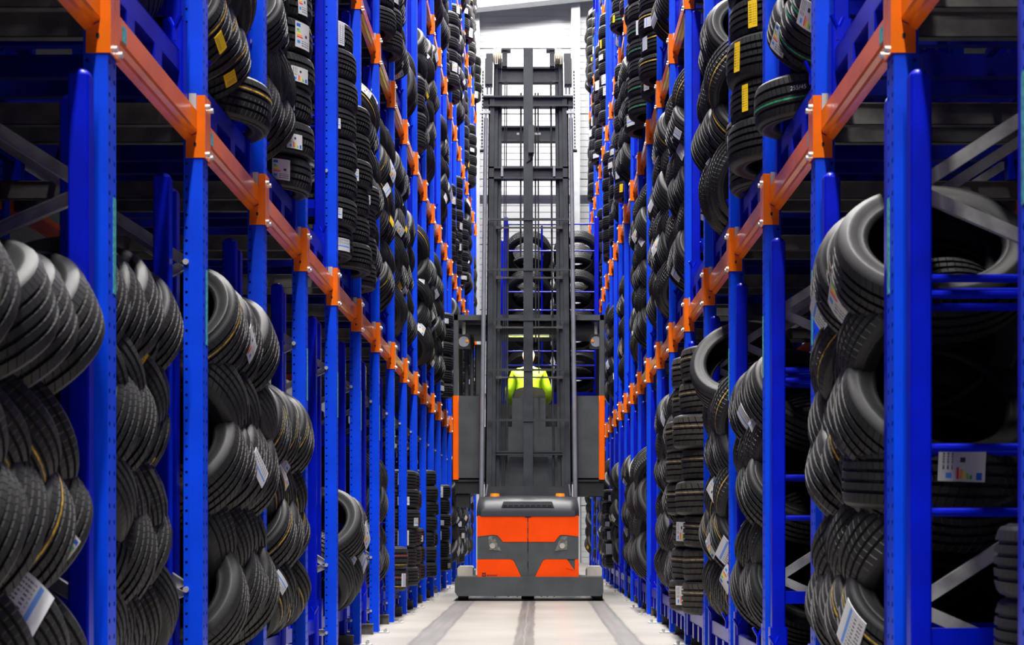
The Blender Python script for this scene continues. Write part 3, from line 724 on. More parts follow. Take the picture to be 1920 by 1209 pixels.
# --- right rack, second tier
lace(1, 2, 6, 3, 'big', 0.30, 30, 0.08, 3, 1, 1, 0.1)
flat(1, 2, 7, 0.40, 8, 'yellow', 0.14, 'near', 0.5, 'bar'); flat(1, 2, 7, 1.04, 5, 'plain', 0.10, 'far', 0.5)
flat(1, 2, 8, 0.40, 9, 'green', 0.17, 'near', 0.25, 'bar'); flat(1, 2, 8, 1.04, 9, 'green', 0.16, 'far', 0.25, 'bar')
lace(1, 2, 10, 5, 'plain', 0.26, 42, 0.12, 4, 1, 1, 0.1)
for (s_, k_, b_) in ((-1, 0, 3), (-1, 0, 5), (-1, 1, 3), (1, 1, 0), (-1, 0, 7), (-1, 0, 9), (-1, 0, 11), (1, 0, 7), (1, 0, 9), (1, 2, 5), (1, 2, 9), (1, 1, 10)):
    lace(s_, k_, b_, 6, 'plain', 0.26, 42, -0.70, 4, 1, 1, 0.0)      # back-row tyres added to darken otherwise empty pallets
def hand_label(key, kind, da, a=None, z0=-0.4, z1=0.4):
    for t in TY:
        if t['where'] == key: t['st'] = [(toward_cam(t['ax'], t['xd'], t['s'], 0) if a is None else a, da, z0, z1, kind)]; return
hand_label(where_bay(1, 0, 0)+', sixth row up, second from front', 'energy', 0.50)
hand_label(where_bay(1, 0, 0)+', sixth row up, fourth from front', 'bar', 0.42)
hand_label(where_bay(-1, 0, -1)+', first row up, fourth from front', 'bar', 0.40)
for t in TY:
    if t['where'].startswith(where_bay(1, 1, 1)+', far stack'): t['text'] = ('255/45', 0.02, 62)
# --- everything not set by hand
done = {}
for t in TY:
    w = t['where'].split(',')[0]; done[w] = 1
def far_p(b): return rnd.uniform(0.0, 0.09) if b < 9 else rnd.choice([-0.08, 0.0, 0.04, 0.08, 0.11])
EMPTY = {(-1, 0, 3), (-1, 1, 3), (1, 1, 0), (1, 1, -1), (-1, 0, 11), (1, 0, 7), (1, 0, 9), (1, 2, 5), (1, 2, 9), (1, 1, 10)}
for s in (-1, 1):
    for k in range(5):
        for b in range(BF, NB):
            if (s, k, b) in EMPTY or where_bay(s, k, b) in done: continue
            q = rnd.random(); var = rnd.choice(['plain', 'plain', 'big', 'yellow', 'green', 'small'])
            if q < 0.50: lace(s, k, b, rnd.choice([5, 6, 6]), var, 0.26, 42, far_p(b), 4, rnd.choice([-1, 1]), 1, 0.25)
            elif q < 0.80:
                n_ = rnd.randint(6, 9); flat(s, k, b, 0.38, n_, var, far_p(b)+0.02, 'near', 0.3); flat(s, k, b, 1.02, max(2, n_-rnd.randint(0, 3)), var, far_p(b)+0.02, 'far', 0.3)
# ------------------------------------------------------------------ load carried by the truck
YL = 22.75
LXa, LXb = P(944, 0, YL)[0], P(1123, 0, YL)[0]
LZ0 = 2.62
ld = empty('post_pallet', (LXa, YL, LZ0))
tag(ld, 'blue post pallet full of tyres lifted in front of the truck cab', 'pallet')
LW, LH, LD = LXb-LXa, 2.66, 1.15
STAN_L = stan_mesh(LH, 'load_stanchion')
for (x, y) in ((0, 0), (LW-SW, 0), (-0.07, LD), (LW-SW-0.03, LD)):
    st = link('stanchion', STAN_L, ld, (x, y, 0 if y == 0 else -0.12)); link('cap', CAP, st, (0, 0, LH)); link('sleeve', SLEEVE, ld, (x, y, 0))
MB().box(SW, LW-SW, 0.0, 0.05, 0.02, 0.20).build('base_rail', M['blue2'], ld); MB().box(SW-0.07, LW-SW, LD, LD+0.05, 0.02, 0.20).build('base_rail', M['blue2'], ld)
for x in (0.01, LW/2-0.03, LW-SW): MB().box(x, x+0.05, SW, LD, 0.05, 0.20).build('cross_rail', M['blue2'], ld)
for zz in (0.40, 0.58, 0.78, 1.28, 1.36, 1.62, 2.20, 2.58):
    MB().cyl((SW*0.8, SW/2, zz), (LW-SW*0.8, SW/2, zz), 0.012, 8).build('front_tube', M['blue2'], ld, smooth=True)
for x in (P(1016, 0, YL)[0]-LXa, P(1045, 0, YL)[0]-LXa):
    MB().cyl((x, SW/2+0.02, 0.2), (x, SW/2+0.02, LH-0.10), 0.014, 8).build('upright_tube', M['blue2'], ld, smooth=True)
for r in range(4):
    for c in range(2):
        for l in range(3):
            R, W = VAR['big'][:2]
            x = (LXa+0.345, LXb-0.30)[c]+rnd.uniform(-0.01, 0.01)
            sg = 1 if r % 2 else -1
            put(-1, (x, YL+0.33+0.33*l, LZ0+0.20+0.33+0.56*r+(-0.24 if l == 1 else (-0.08 if l == 2 else 0))), (0.03*(c-0.5), -math.cos(0.66), -math.sin(0.66)), 'big',
                'load of the lift truck, %s row up, %s column, %s' % (NTH[r], ('left', 'right')[c], ('front', 'middle', 'back')[l]), l == 0)

# ------------------------------------------------------------------ which tyres show: cast a coarse grid of camera rays
LV = {}
for var in VAR:
    for lod in (1, 2, 3):
        T, C = profile(var, min(lod, 2))
        if lod == 3: T = [T[0], T[-1]]; C = [C[0], C[2], C[3], C[-3], C[-1]]
        seg = {1: 26, 2: 18, 3: 10}[lod]
        pts = [t[:2] for t in T]+C[1:]
        pts = pts[:-1] if (abs(pts[-1][0]-pts[0][0])+abs(pts[-1][1]-pts[0][1])) < 1e-6 else pts
        n = len(pts); v, f = lathe(pts+[pts[0]], seg)
        v = v[:n*seg]; f = np.array(f) % (n*seg)
        LV[var, lod] = (v, f, len(T)-1, seg)
def tmat(t):
    yd = t['ax'].cross(t['xd'])
    return np.array([[t['xd'][i], yd[i], t['ax'][i]] for i in range(3)])
bv, bf, own = [], [], []
nb = 0
for ti, t in enumerate(TY):
    v, f, _, _ = LV[t['var'], 2]; t['R'] = tmat(t)
    bv.append(v @ t['R'].T+np.array(t['c'])); bf.append(f+nb); nb += len(v); own += [ti]*len(f)
occ = MB()
for s in (-1, 1):
    for i in range(-1, NB+1):
        a = aisle(s); occ.box(min(a, a+s*0.08), max(a, a+s*0.08), py(i)-0.1, py(i), 0, HP)
    for k in range(1, 5):
        a = aisle(s); occ.box(min(a, a+s*0.07), max(a, a+s*0.07), py(-1), py(NB), LZ[k]+0.07, LZ[k]+0.19)
    for b in range(-1, 12):
        dx = PALLET_DX[s, 0, b]; a = aisle(s)+s*dx; occ.box(min(a, a+s*SW), max(a, a+s*SW), py(b)+PL1-SW, py(b)+PL1, 0.1, 2.3)
occ.box(*sorted((P(895, 0, 20.0)[0], P(1085, 0, 20.0)[0])), 20.0, 20.3, 0.1, 1.3)
bv.append(np.array(occ.v)); bf.append(np.array(occ.f)+nb); own += [-1]*len(occ.f)
tree = BVHTree.FromPolygons(np.concatenate(bv).tolist(), np.concatenate(bf).tolist())
cnt = [0]*len(TY); O = Vector((0, 0, CH)); STEP = 4
for yy in range(2, 1209, STEP):
    for xx in range(2, 1920, STEP):
        h = tree.ray_cast(O, Vector(((xx-VX)/F, 1.0, (VY-yy)/F)))
        if h[2] is not None and own[h[2]] >= 0: cnt[own[h[2]]] += 1
del tree
order = sorted(range(len(TY)), key=lambda i: -cnt[i])
named = [i for i in order if cnt[i] > 0][:300]
NAMED = set(named); MID_LOD = set(order[300:1000])

# ------------------------------------------------------------------ the 300 tyres that show largest, each a thing
def text_mesh(s, size):
    cu = bpy.data.curves.new('tread_print', 'FONT'); cu.body = s; cu.size = size; cu.align_x = 'CENTER'; cu.align_y = 'CENTER'; cu.resolution_u = 2
    o = bpy.data.objects.new('tread_print', cu); COL.objects.link(o)
    dg = bpy.context.evaluated_depsgraph_get(); me = bpy.data.meshes.new_from_object(o.evaluated_get(dg))
    bpy.data.objects.remove(o); return me
TXT = {}
def tread_print(t, root, s, z, ang):
    R = VAR[t['var']][0]
    src = text_mesh(s, 0.028); me = bpy.data.meshes.new('tread_print')
    vs = []
    for v in src.vertices:
        a = ang+v.co.x/R*t['tdir']; vs.append(((R+0.0016)*math.cos(a), (R+0.0016)*math.sin(a), z+v.co.y))
    me.from_pydata(vs, [], [tuple(p.vertices) for p in src.polygons]); me.materials.append(M['paper'])
    link('tread_print', me, root)
seen_lab = {}
for i in sorted(named):
    t = TY[i]; var = t['var']
    o = link('tyre', CARC_ME[var])
    m4 = Matrix(t['R'].tolist()).to_4x4(); m4.translation = t['c']; o.matrix_world = m4
    link('tread', TREAD_ME[var], o)
    kinds = []
    for (a, da, z0, z1, kd) in (t['st'] or []):
        l = link('paper_label', sticker_mesh(var, a, da, z0, z1, kd), o)
        l['label'] = {'energy': 'white paper label with coloured bars', 'bar': 'white printed paper label', 'yellow': 'yellow printed paper label'}[kd]; kinds.append(kd)
    if t['text']: t['tdir'] = 1; tread_print(t, o, t['text'][0], t['text'][1], math.radians(t['text'][2]))
    adj = VAR[var][6]
    if kinds: adj = ('yellow-labelled ' if kinds[0] == 'yellow' else 'white-labelled ')+adj.replace(' black', '').replace('plain', 'black')
    if 'lined' in adj and kinds: pass
    lab = '%s tyre, %s' % (adj, t['where'])
    seen_lab[lab] = seen_lab.get(lab, 0)+1
    tag(o, lab, 'tyre', 'tyres on the racks' if 'load' not in t['where'] else 'tyres in the truck load')
    t['obj'] = o

# ------------------------------------------------------------------ all other tyres: one mass
def in_frame(c):
    if c.y < 1: return False
    x, y = VX+c.x*F/c.y, VY-(c.z-CH)*F/c.y
    return -150 < x < 2070 and -200 < y < 1400
VV, FF, MI, UV = [], [], [], []
nv = 0
stickv, stickf = [], []
MATS = [M['tread'], M['side'], M['lab_bar'], M['lab_energy'], M['tread2'], M['lab_yellow']]
for i, t in enumerate(TY):
    if i in NAMED: continue
    lod = 1 if i in MID_LOD or (t['front'] and -1.5 < t['c'].y < 7 and t['c'].z < 4.6) else (2 if in_frame(t['c']) else 3)
    v, f, nt_, seg = LV[t['var'], lod]
    VV.append(v @ t['R'].T+np.array(t['c'])); FF.append(f+nv); nv += len(v)
    tr = 4 if t['var'] == 'coarse' else 0
    MI.append(np.where(np.arange(len(f)) < nt_*seg, tr, 1))
    R, W = VAR[t['var']][:2]
    k = np.arange(len(f)); col = k % seg; row = k//seg
    u0 = col/seg; u1 = (col+1)/seg
    pv = np.array([p[1] for p in profile(t['var'], min(lod, 2))[0]]+[0]*60)
    va = np.where(row < nt_, pv[np.minimum(row, 59)]/(0.83*W)+0.5, 0); vb = np.where(row < nt_, pv[np.minimum(row+1, 59)]/(0.83*W)+0.5, 0)
    UV.append(np.stack([u0, va, u1, va, u1, vb, u0, vb], 1).reshape(-1, 2))
    for (a, da, z0, z1, kd) in (t['st'] or []):
        n = 4; ang = a-da/2+da*np.arange(n+1)/n
        vs = np.array([((R+0.004)*math.cos(q), (R+0.004)*math.sin(q), zz*W) for q in ang for zz in (z0, z1)])
        VV.append(vs @ t['R'].T+np.array(t['c']))
        FF.append(np.array([(2*j, 2*j+2, 2*j+3, 2*j+1) for j in range(n)])+nv); nv += len(vs)
        MI.append(np.full(n, {'bar': 2, 'energy': 3, 'yellow': 5}[kd])); UV.append(np.array([p for j in range(n) for p in ((j/n, 0), ((j+1)/n, 0), ((j+1)/n, 1), (j/n, 1))]))
me = bpy.data.meshes.new('tyre_mass')
VV = np.concatenate(VV); FF = np.concatenate(FF)
me.vertices.add(len(VV)); me.vertices.foreach_set('co', VV.astype(np.float32).ravel())
me.loops.add(FF.size); me.loops.foreach_set('vertex_index', FF.astype(np.int32).ravel())
me.polygons.add(len(FF)); me.polygons.foreach_set('loop_start', np.arange(0, FF.size, 4, dtype=np.int32))
me.update(calc_edges=True)
for m_ in MATS: me.materials.append(m_)
me.polygons.foreach_set('material_index', np.concatenate(MI).astype(np.int32))
me.uv_layers.new(name='UVMap').data.foreach_set('uv', np.concatenate(UV).astype(np.float32).ravel())
me.polygons.foreach_set('use_smooth', np.ones(len(FF), dtype=bool)); me.set_sharp_from_angle(angle=math.radians(45)); me.update()
tm_o = link('tyre_mass', me)
tag(tm_o, 'black tyres packed in the farther and deeper bays of both racks', 'tyres', None, 'stuff')
print('TYRES', len(TY), 'named', len(NAMED), 'min px', cnt[named[-1]]*STEP*STEP, 'mass tris', len(FF)*2, 'dup labels', sum(1 for v in seen_lab.values() if v > 1))
# ------------------------------------------------------------------ the lift truck, seen from behind
XC = -0.125
YT = 19.95
tr = empty('lift_truck', (XC, YT, 0))
tag(tr, 'orange and dark grey very-narrow-aisle lift truck with tall mast and raised cab', 'lift truck')
def X(px, Y=YT): return (px-VX)*Y/F-XC
def Z(pyy, Y=YT): return CH+(VY-pyy)*Y/F
def part(name, mb, m, parent=None, smooth=False):
    o = mb.build(name, m, parent or tr, smooth=smooth); return o
# chassis
mb = MB(); z0, z1 = Z(1117), Z(1081)
poly = [(X(858), z0), (X(1127), z0), (X(1131), z0+0.05), (X(1131), z1-0.03), (X(1128), z1), (X(857), z1), (X(853), z1-0.03), (X(853), z0+0.05)]
mb.prism(poly, 'y', -0.06, 0.75)
mb.prism([(X(858), z0), (X(872), z0), (X(872), z1), (X(857), z1)], 'y', 0.75, 3.4).prism([(X(1113), z0), (X(1127), z0), (X(1128), z1), (X(1113), z1)], 'y', 0.75, 3.4)
part('chassis', mb, M['grey'])
for px in (868, 1121):
    for y in (0.10, 3.1):
        part('wheel', MB().cyl((X(px)-0.06, y+0.02, 0.115), (X(px)+0.06, y+0.02, 0.115), 0.113, 20), M['rubberw'], smooth=True)
part('drive_wheel', MB().cyl((-0.085, 0.30, 0.155), (0.075, 0.30, 0.155), 0.152, 24), M['rubberw'], smooth=True)
mb = MB()
for px in (926, 952, 969, 1015, 1027, 1040): mb.cyl((X(px), 0.5, 0.12), (X(px), 0.5, 0.03), 0.012, 6)
mb.box(X(925), X(1045), 0.40, 0.46, 0.05, 0.09)
part('floor_sensor_bar', mb, M['black'])
for a, b in ((853, 884), (1101, 1131)):
    part('side_guide_box', MB().prism([(X(a)+0.01, Z(1081)), (X(b), Z(1081)), (X(b), Z(1066)), (X(b)-0.015, Z(1063)), (X(a)+0.03, Z(1063)), (X(a)+0.01, Z(1067))], 'y', 0.38, 0.85), M['beige'])
# motor cover: dark core with orange panels
part('cover_core', MB().prism([(X(895.5), Z(1082)), (X(1084.5), Z(1082)), (X(1084.5), Z(966)), (X(895.5), Z(966))], 'y', 0.012, 0.62), M['grey'])
def cp(pts): return [(X(840+a/4.03), Z(840+b/4.03)) for a, b in pts]
op = part('cover_panel', MB().prism(cp([(220, 512), (601, 512), (601, 708), (415, 708), (395, 682), (375, 660), (350, 655), (335, 655), (220, 668)]), 'y', -0.004, 0.03), M['torange'])
op2 = part('cover_panel', MB().prism(cp([(607, 512), (988, 512), (988, 668), (880, 655), (858, 656), (842, 660), (825, 682), (805, 708), (607, 708)]), 'y', -0.004, 0.03), M['torange'])
part('cover_panel', MB().prism(cp([(220, 840), (470, 840), (488, 846), (500, 858), (555, 978), (220, 978)]), 'y', -0.004, 0.03), M['torange'])
part('cover_panel', MB().prism(cp([(988, 840), (960, 840), (958, 925), (905, 850), (900, 840), (742, 840), (724, 846), (712, 858), (655, 978), (988, 978)]), 'y', -0.004, 0.03), M['torange'])
part('band_panel', MB().prism(cp([(221, 669), (330, 657), (374, 662), (414, 710), (600, 710), (600, 977), (557, 977), (500, 852), (480, 838), (221, 838)]), 'y', 0.0, 0.03), M['grey'])
part('band_panel', MB().prism(cp([(987, 669), (880, 657), (844, 662), (806, 710), (608, 710), (608, 977), (653, 977), (712, 852), (734, 838), (987, 838)]), 'y', 0.0, 0.03), M['grey'])
part('peeled_flap', MB().prism(cp([(892, 906), (930, 888), (955, 924)]), 'y', -0.008, -0.003), M['torange'])
mb = MB()
for (a, b) in ((520, 555), (600, 640), (680, 745), (755, 775), (855, 905)): mb.prism(cp([(600, a), (607, a), (607, b), (600, b)]), 'y', -0.006, 0.0)
mb.prism(cp([(582, 514), (626, 514), (626, 524), (582, 524)]), 'y', -0.008, 0.0)
part('door_latch', mb, M['dark'])
for pts in ([(305, 672), (318, 664), (345, 662), (402, 776), (312, 768)], [(898, 664), (862, 668), (845, 690), (808, 778), (902, 766)]):
    h = part('headlight', MB().prism(cp(pts), 'y', -0.006, 0.02), M['lens'])
    cx = sum(p[0] for p in pts)/len(pts); q = cp([(cx, 738)])[0]
    MB().cyl((q[0], -0.012, q[1]), (q[0], -0.004, q[1]), 0.034, 20).build('reflector', M['beige'], h, smooth=True)
# emblem at the lower left of the cover
mb = MB()
for (a, b, c, d_) in ((258, 940, 264, 968), (280, 940, 286, 968), (264, 940, 270, 950), (274, 940, 280, 950), (268, 946, 276, 955), (258, 962, 286, 968)): mb.prism(cp([(a, b), (c, b), (c, d_), (a, d_)]), 'y', -0.006, -0.003)
for k in range(9): mb.prism(cp([(292+9*k, 956), (298+9*k, 956), (298+9*k, 966), (292+9*k, 966)]), 'y', -0.0055, -0.003)
part('emblem', mb, M['black'])
# rounded hood
mb = MB(); nx, nz = 24, 10
zb, zt = Z(968), Z(928); xl, xr = X(893.5), X(1086)
vs = []
for j in range(nz+1):
    a = j/nz*PI/2
    for i in range(nx+1):
        u = -1+2*i/nx; e = max(0.0, (abs(u)-0.90)/0.10)
        yy = 0.42-0.43*math.cos(a)**0.55*(1-0.10*e*e) if j < nz else 0.42
        inset = 0.03*math.sin(a)**2
        zz = zb+(zt-zb)*math.sin(a)**0.8*(1-0.05*u*u)
        vs.append(((xl+xr)/2+u*((xr-xl)/2-inset), yy, zz))
fs = [(j*(nx+1)+i, j*(nx+1)+i+1, (j+1)*(nx+1)+i+1, (j+1)*(nx+1)+i) for j in range(nz) for i in range(nx)]
k0 = len(vs)
for i, sg in ((0, -1), (nx, 1)):                       # close the ends
    c = len(vs); vs.append((vs[i][0], 0.42, zb))
    for j in range(nz):
        q = (c, j*(nx+1)+i, (j+1)*(nx+1)+i); fs.append(q[::-1] if sg > 0 else q)
mb.add(vs, fs)
hood = part('hood', mb, M['hood'], smooth=True)
hood_y = 0.02
mb = MB().prism([(X(940), Z(950.5)), (X(1039), Z(950.5)), (X(1035), Z(940)), (X(944), Z(940))], 'y', -0.012, 0.16)
MB_v = mb.build('vent', M['grey'], hood)
mb = MB()
for k in range(9): mb.box(X(943+10.5*k), X(951+10.5*k), -0.016, -0.011, Z(949.2), Z(946.6))
mb.build('vent_slats', M['dark'], MB_v)
part('rear_shield', MB().prism([(X(911), Z(929)), (X(1072), Z(929)), (X(1068), Z(910)), (X(912), Z(910))], 'y', 0.44, 0.50), M['grey2'])
for px in (926.5, 1051):
    part('beacon', MB().cyl((X(px), 0.30, Z(930.5)), (X(px), 0.30, Z(924)), 0.064, 20, r2=0.055), M['amber'], smooth=True)
for px, sg in ((909, 1), (1071, -1)):
    part('shield_rod', MB().cyl((X(px), 0.43, Z(928)), (X(px)+sg*0.02, 0.43, Z(906)), 0.012, 8), M['steel'])

# mast (it narrows slightly towards its top)
YM = 0.78; YMw = YT+YM
def tap(me_mb):
    me_mb.v = [(x*(1-0.0205*(z-1.45)) if z > 1.45 else x, y, z) for x, y, z in me_mb.v]; return me_mb
def XM(px, pyy):                                       # undo the taper for a measured pixel
    z = CH+(VY-pyy)*YMw/F; return ((px-VX)*YMw/F-XC)/(1-0.0205*(z-1.45))
def ZM(pyy): return CH+(VY-pyy)*YMw/F
def chan_rail(x0, x1, y0, y1, z0, z1, sg):
    """C-section mast rail open towards the middle"""
    m_ = MB(); t = 0.016
    xo = x0 if sg < 0 else x1
    m_.box(min(xo, xo-sg*t), max(xo, xo-sg*t), y0, y1, z0, z1)
    for yy in (y0, y1-t): m_.box(x0, x1, yy, yy+t, z0, z1)
    return tap(m_)
mast = empty('mast', (0, 0, 0), parent=tr)
for sg in (-1, 1):
    for (a, b, ya, yb, zt) in ((0.485, 0.570, 0.0, 0.16, ZM(182)), (0.435, 0.500, 0.045, 0.205, ZM(118)), (0.385, 0.445, 0.09, 0.25, ZM(106))):
        xa, xb = (a, b) if sg > 0 else (-b, -a)
        chan_rail(xa, xb, YM+ya, YM+yb, 0.32, zt, sg).build('mast_rail', M['grey2'], mast)
    xm = 0.605*sg
    tap(MB().cyl((xm, YM-0.02, 1.28), (xm, YM-0.02, ZM(222)), 0.030, 14)).build('lift_cylinder', M['steel'], mast, smooth=True)
    tap(MB().cyl((xm, YM-0.02, ZM(222)), (xm, YM-0.02, ZM(205)), 0.016, 10).box(xm-0.06, xm+0.06, YM-0.045, YM, ZM(214), ZM(209))).build('cylinder_rod', M['zinc'], mast)
    xs = 0.565*sg
    tap(MB().box(xs-0.062 if sg < 0 else xs-0.045, xs+0.045 if sg < 0 else xs+0.062, YM-0.02, YM+0.15, ZM(158), ZM(110)).box(xs-0.05, xs+0.05, YM, YM+0.15, ZM(110), ZM(100))).build('cylinder_head', M['grey'], mast)
    tap(MB().cyl((xs-0.025*1, YM+0.02, ZM(176)), (xs-0.025, YM+0.02, ZM(158)), 0.012, 8).cyl((xs+0.025, YM+0.02, ZM(176)), (xs+0.025, YM+0.02, ZM(158)), 0.012, 8)).build('head_rods', M['steel'], mast)
    xp = 0.445*sg
    mb = MB()
    for k in range(4): mb.cyl((xp-0.06+0.03*k, YM-0.03+0.006*k*sg, ZM(107)), (xp-0.04+0.03*k, YM-0.03+0.006*k*sg, ZM(107)), 0.098-0.006*(k % 2), 22)
    tap(mb).build('pulley', M['cream'], mast, smooth=True)
    xq = 0.345*sg
    tap(MB().box(xq-0.035, xq+0.035, YM+0.04, YM+0.14, ZM(122), ZM(93)).box(xq-0.085, xq+0.085, YM+0.02, YM+0.16, ZM(93), ZM(90.5))).build('pulley_bracket', M['grey2'], mast)
    xo = 0.66*sg
    mb = MB()
    zz = ZM(280)
    while zz < ZM(130): mb.cyl((xo, YM+0.10, zz), (xo, YM+0.10, zz+0.03), 0.010, 6); zz += 0.042
    tap(mb).build('side_chain', M['grey2'], mast)
    tap(MB().cyl((xo-0.03, YM+0.1, ZM(279)), (xo+0.03, YM+0.1, ZM(279)), 0.022, 8)).build('chain_anchor', M['black'], mast)
def ibeam(px0, px1, pt, pb, y0, y1, nm='cross_beam'):
    xa, xb = XM(px0, (pt+pb)/2), XM(px1, (pt+pb)/2); za, zb_ = ZM(pb), ZM(pt)
    m_ = MB().box(xa, xb, y0, y1, zb_-0.022, zb_).box(xa, xb, y0, y1, za, za+0.022).box(xa, xb, y0+0.05, y0+0.065, za, zb_)
    return tap(m_).build(nm, M['grey2'], mast)
ibeam(931, 1053, 122, 151, YM+0.07, YM+0.2); ibeam(906, 1075, 180, 200, YM-0.03, YM+0.12)
ibeam(931, 1053, 232, 261, YM+0.10, YM+0.23); ibeam(916, 1066, 312, 335, YM+0.0, YM+0.14)
ibeam(930, 1055, 845, 853, YM+0.02, YM+0.12)
for px in (941.5, 1039): tap(MB().box(XM(px, 320)-0.016, XM(px, 320)+0.016, YM-0.02, YM, ZM(331), ZM(313))).build('hose_clip', M['steel'], mast)
cx0, cx1 = XM(982, 500), XM(999, 500)
mb = MB().box(cx0*0.98, cx1*0.98, YM-0.10, YM-0.085, 1.30, ZM(94)).box(cx0*0.98, cx0*0.98+0.014, YM-0.085, YM+0.03, 1.30, ZM(94)).box(cx1*0.98-0.014, cx1*0.98, YM-0.085, YM+0.03, 1.30, ZM(94))
mb.build('centre_column', M['grey2'], mast)
MB().box(0.0, 0.075, YM-0.16, YM-0.10, ZM(291), ZM(240)).build('valve_box', M['grey'], mast)
tubep = [(0.06, YM-0.13, ZM(291)), (0.055, YM-0.13, ZM(296)), (0.03, YM-0.11, ZM(303)), (-0.02, YM-0.10, ZM(308))]
MB().tube(tubep, 0.012, 8).build('hose', M['black'], mast)
for pyy in (413, 507, 600, 694, 788):
    tap(MB().box(XM(915, pyy), XM(1067, pyy), YM-0.075, YM-0.05, ZM(pyy+2.2), ZM(pyy-2.2))).build('guide_bar', M['grey2'], mast)
    tap(MB().box(cx0-0.012, cx1+0.012, YM-0.115, YM-0.07, ZM(pyy+3), ZM(pyy-2))).build('column_clamp', M['grey2'], mast)
    if pyy < 780:
        q = pyy+13
        tap(MB().box(XM(930, q), XM(1055, q), YM+0.02, YM+0.04, ZM(q+1.5), ZM(q-1.5)).box(XM(930, q), XM(941, q), YM-0.01, YM+0.05, ZM(q+3), ZM(q-2.5)).box(XM(1043, q), XM(1055, q), YM-0.01, YM+0.05, ZM(q+3), ZM(q-2.5))).build('roller_bracket', M['galv2'], mast)
for px, pt, pb, r in ((945, 150, 1000, .007), (948.5, 150, 1000, .007), (976.2, 172, 480, .012), (1004, 172, 640, .010), (1009.5, 172, 700, .010), (1034.5, 150, 1000, .013), (952.5, 420, 850, .014), (941, 612, 850, .014), (1048, 612, 850, .014)):
    tap(MB().cyl((XM(px, 400), YM+0.06, max(1.35, ZM(pb))), (XM(px, 400), YM+0.06, ZM(pt)), r, 8)).build('lift_chain', M['grey2'], mast)
mb = MB()
for px, pyy in ((973, 252), (1003.5, 252), (1009.5, 252)): mb.cyl((XM(px, 252), YM-0.02, ZM(pyy+2)), (XM(px, 252), YM-0.02, ZM(pyy-2)), 0.022, 10)
mb.build('hose_fittings', M['zinc'], mast)
tap(MB().box(XM(931, 880), XM(1054, 880), YM+0.20, YM+0.22, 1.25, ZM(853)).box(XM(955, 880), XM(984, 880), YM+0.16, YM+0.2, 1.25, ZM(855)).box(XM(999, 880), XM(1028, 880), YM+0.16, YM+0.2, 1.25, ZM(855))).build('mast_foot_plate', M['grey'], mast)

# cab
YC = 1.20; YCw = YT+YC
def XC_(px, Y=YCw): return (px-VX)*Y/F-XC
def ZC_(pyy, Y=YCw): return CH+(VY-pyy)*Y/F
cab = empty('cab', (0, 0, 0), parent=tr)
CD = 1.25
for a, b, oa, ob in ((860, 904, 849, 860), (1078, 1123, 1123, 1134)):
    MB().box(XC_(a), XC_(b), YC, YC+0.05, ZC_(899), ZC_(742)).build('rear_panel', M['grey'], cab)
    MB().rbox(XC_(oa), XC_(ob), YC-0.02, YC+0.06, ZC_(899), ZC_(742), 0.01).build('corner_strip', M['torange2'], cab)
    MB().box(XC_(oa)+0.01, XC_(ob)-0.01, YC+0.06, YC+CD, ZC_(899), ZC_(742)).build('side_panel', M['grey'], cab)
    MB().rbox(XC_(oa)+0.005, XC_(ob), YC, YC+0.06, ZC_(742), ZC_(590), 0.01).build('cab_post', M['grey'], cab)
    MB().rbox(XC_(oa)+0.005, XC_(ob), YC+CD-0.08, YC+CD, ZC_(742), ZC_(590), 0.01).build('cab_post', M['grey'], cab)
    MB().box(XC_(min(a, oa)+4), XC_(max(b, ob)-2), YC+0.02, YC+0.5, ZC_(930 if a > 1000 else 925), ZC_(899)).build('fork_slide', M['black'], cab)
    MB().box(XC_(855 if a < 1000 else 1103), XC_(880 if a < 1000 else 1131), YC+0.05, YC+0.4, ZC_(950 if a < 1000 else 930), ZC_(910)).build('fork_slide', M['black'], cab)
MB().box(XC_(850), XC_(1133), YC, YC+0.06, ZC_(600), ZC_(590)).box(XC_(850), XC_(1133), YC+0.06, YC+CD, ZC_(597), ZC_(592)).build('roof', M['grey'], cab)
MB().box(XC_(868), XC_(1115), YC+0.15, YC+0.9, ZC_(625), ZC_(606)).build('roof_unit', M['black'], cab)
MB().box(XC_(850), XC_(1133), YC, YC+CD, ZC_(903), ZC_(896)).build('cab_floor', M['black'], cab)
MB().box(XC_(960), XC_(1023), YC+0.02, YC+0.06, ZC_(896), ZC_(746)).build('back_board', M['grey'], cab)
MB().box(XC_(904), XC_(1078), YC+0.0, YC+0.02, ZC_(896), ZC_(800)).build('rear_panel', M['grey'], cab)
MB().box(XC_(906), XC_(1076), YC+0.03, YC+0.036, ZC_(796), ZC_(606)).build('rear_window', M['glass'], cab)
MB().box(XC_(940), XC_(1044), YC+0.9, YC+1.2, ZC_(896), ZC_(770)).build('control_console', M['black'], cab)
for px in (872, 882): MB().cyl((XC_(px), YC+0.5, ZC_(742)), (XC_(px), YC+0.5, ZC_(606)), 0.03, 10).build('inner_post', M['grey'], cab, smooth=True)
MB().rbox(XC_(888), XC_(903), YC+0.35, YC+0.5, ZC_(735), ZC_(640), 0.02).build('side_cushion', M['black'], cab)
